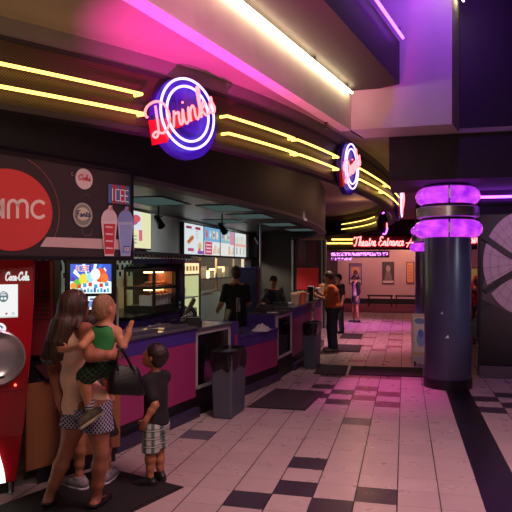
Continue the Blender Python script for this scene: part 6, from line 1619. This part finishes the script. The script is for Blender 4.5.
# girl farther down the hall
gp = at(356, 322.5, 18.3)
m_ws = mat('cloth_white_top', '#b8aab4', .85, noise=.05, nscale=20)
root, q_ = adult('girl in a white top with black sleeves and denim shorts, far down the hall', (gp.x, gp.y), 1.46, face_dir(-.9, -.25), face_dir(-.75, .6), m_ws, mat('cloth_shorts_denim', '#4a5468', .85, noise=.1, nscale=30), sk_a, m_hb, None, m_flat, longhair=False, shorts=True, sleeve=.0, vox=.011, fat=.85)
for q in (-1, 1):
    shp = q_['che'] + z_ * .13 * q_['k'] + q_['r'] * q * .18 * q_['k']; T = SDF(); T.cap(shp, q_['arm'][q][0], .078 * q_['k'], .062 * q_['k'], .02); T.cap(q_['arm'][q][0], q_['arm'][q][0] + (q_['arm'][q][1] - q_['arm'][q][0]) * .45, .058 * q_['k'], .048 * q_['k'], .02); T.mesh(.01, 'sleeve', m_black_sh, root)
# cashier with his back turned
gp = at(236, 400, 10.0)
adult('cashier in a black shirt with his back turned, at the kitchen hatch', (gp.x, gp.y), 1.70, face_dir(-.25, .97), face_dir(-.2, .97), m_black_sh, m_black_sh, sk_a, m_hb,
    {1: ((.06, .04, -.27), (-.03, .22, -.06), (0, .9, -.3)), -1: ((-.08, .0, -.27), (-.03, .18, -.12), (0, .9, -.3))}, m_flat, vox=.010, fat=1.05)
# cashier in a cap facing the camera
gp = at(273.5, 370, 12.1)
adult('cashier in a black cap and black shirt facing the camera behind a register', (gp.x, gp.y), 1.50, face_dir(.1, -1), face_dir(.05, -1, -.1), m_black_sh, m_black_sh, sk_m, m_dhair,
    {1: ((.09, .02, -.26), (-.07, .2, -.06), (-.1, .9, -.2)), -1: ((-.09, .02, -.26), (.07, .2, -.06), (.1, .9, -.2))}, m_flat, cap=mat('cap_black', '#17151a', .8), vox=.0095)
# person in red behind the column
gp = at(477, 372, 13.55)
adult('person in a red top standing at the snack rack behind the blue column', (gp.x, gp.y + .0), 1.42, face_dir(.2, .98), face_dir(.2, .98), mat('cloth_red', '#8a1626', .85, bump=.1, nscale=20), m_black_sh, sk_a, m_dhair, None, m_flat, vox=.011, fat=.95)
# ================================================================== LIGHT
w = bpy.data.worlds.new('world'); SC.world = w; w.use_nodes = True
w.node_tree.nodes['Background'].inputs[0].default_value = (.55, .42, .5, 1); w.node_tree.nodes['Background'].inputs[1].default_value = .035
def area(name, loc, target, size, power, col, sy=None):
    d = bpy.data.lights.new(name, 'AREA'); d.energy = power; d.color = col; d.size = size
    if sy: d.shape = 'RECTANGLE'; d.size_y = sy
    o = bpy.data.objects.new(name, d); COL.objects.link(o); o.location = loc
    o.rotation_euler = (Vector(target) - Vector(loc)).to_track_quat('-Z', 'Y').to_euler(); return o
def spotl(name, loc, target, power, col, ang=60, blend=.8, r=.02):
    d = bpy.data.lights.new(name, 'SPOT'); d.energy = power; d.color = col; d.spot_size = math.radians(ang); d.spot_blend = blend; d.shadow_soft_size = r
    o = bpy.data.objects.new(name, d); COL.objects.link(o); o.location = loc
    o.rotation_euler = (Vector(target) - Vector(loc)).to_track_quat('-Z', 'Y').to_euler(); return o
def point(name, loc, power, col, r=.03):
    d = bpy.data.lights.new(name, 'POINT'); d.energy = power; d.color = col; d.shadow_soft_size = r
    o = bpy.data.objects.new(name, d); COL.objects.link(o); o.location = loc; return o
WARM = (1, .80, .62); PINK = (1, .40, .62); MAG = (1, .06, .55); VIOL = (.45, .12, 1)
# fill lights added above the frame to brighten floor and people
a_ = area('void_fill', (1.0, 3.4, 5.5), (-.2, 5.0, 0), 2.0, 130, (1, .53, .58)); a_.data.spread = math.radians(85)
a_ = area('lobby_fill', (.3, .4, 3.5), (-1.2, 4.6, .6), 1.4, 19, (1, .70, .60)); a_.data.spread = math.radians(110)
# added bare spots: magenta and warm ceiling washes, pink pools on the floor
spotl('ceiling_wash_magenta', (-1.7, 2.1, .8), (-1.45, 4.55, 3.45), 2600, (1, .02, .48), 36, 1)
spotl('ceiling_wash_magenta', (1.2, 2.2, .6), (-.35, 7.95, 3.45), 90, (1, .08, .45), 14, 1)
spotl('ceiling_wash_magenta', (-1.7, 2.1, .8), (-1.12, 6.4, 3.45), 1100, (1, .03, .42), 22, 1)
spotl('ceiling_wash_warm', (-1.0, .8, 1.6), (-2.3, 3.4, 3.45), 150, (1, .62, .34), 80, 1)
spotl('aisle_pool_magenta', (-.35, 9.6, 3.42), (-.35, 8.6, 0), 520, MAG, 52, 1)
spotl('aisle_pool_pink', (-.5, 13.6, 3.42), (-.5, 14.0, 0), 650, (1, .25, .5), 80, 1)
spotl('aisle_pool_violet', (-.9, 17.2, 3.42), (-1.0, 17.6, 0), 800, (.95, .15, .8), 75, 1)
spotl('far_wall_left', (-1.9, 26.4, 3.3), (-1.9, 27.6, 1.4), 90, (1, .55, .45), 120, 1)
spotl('far_wall_right', (.3, 26.4, 3.3), (.3, 27.6, 1.4), 130, (1, .58, .34), 120, 1)
area('far_hall_fill', (-.3, 24.6, 3.35), (-.3, 26.6, .6), 3, 170, (1, .38, .48))
# warm points added inside the canopy, hidden behind its band
point('canopy_warm', (-1.05, 9.6, 3.12), 5, (1, .55, .25)); point('canopy_warm', (-.75, 12.5, 3.12), 10, (1, .5, .25)); point('canopy_warm', (-1.2, 16.0, 3.12), 9, (1, .5, .25))
# kitchen: added spots light the wall in place of the dim panels
for y_, e_ in ((7.2, 30), (9.4, 36), (12.0, 36), (14.6, 50)):
    spotl('kitchen_wall_wash', (-3.0, y_, 2.6), (-4.3, y_ + .3, 1.5), e_, (.88, 1, .92), 120, 1)
point('hatch_glow', (-5.3, 13.5, 2.3), 420, (1, .86, .62), .15)
spotl('counter_fill', (-1.55, 5.6, 2.75), (-2.35, 6.1, .9), 40, (1, .8, .7), 75, 1)  # spots added to brighten the counter and the man in orange
spotl('counter_fill', (-1.5, 10.2, 2.8), (-1.9, 10.4, .9), 40, (1, .75, .7), 75, 1)
spotl('counter_fill', (-1.3, 12.2, 2.8), (-1.6, 12.3, .9), 130, (1, .75, .68), 75, 1)
# coffer: area light added to strengthen the violet of its purple tube
area('coffer_violet', (.45, 6.8, 5.3), (.25, 7.75, 4.4), .3, 24, (.34, .03, 1))
spotl('banner_wash', (3.0, 6.0, 3.4), (1.8, 9.9, 1.7), 300, (1, .62, .85), 38, 1)
spotl('column_wash', (3.2, 6.0, 2.2), (.6, 9.0, 1.2), 160, (.75, .75, 1), 30, 1)
spotl('hall_fill', (.3, 16.3, 3.38), (-1.4, 18.3, .9), 420, (1, .66, .62), 44, 1)  # spot added to brighten the girl down the hall
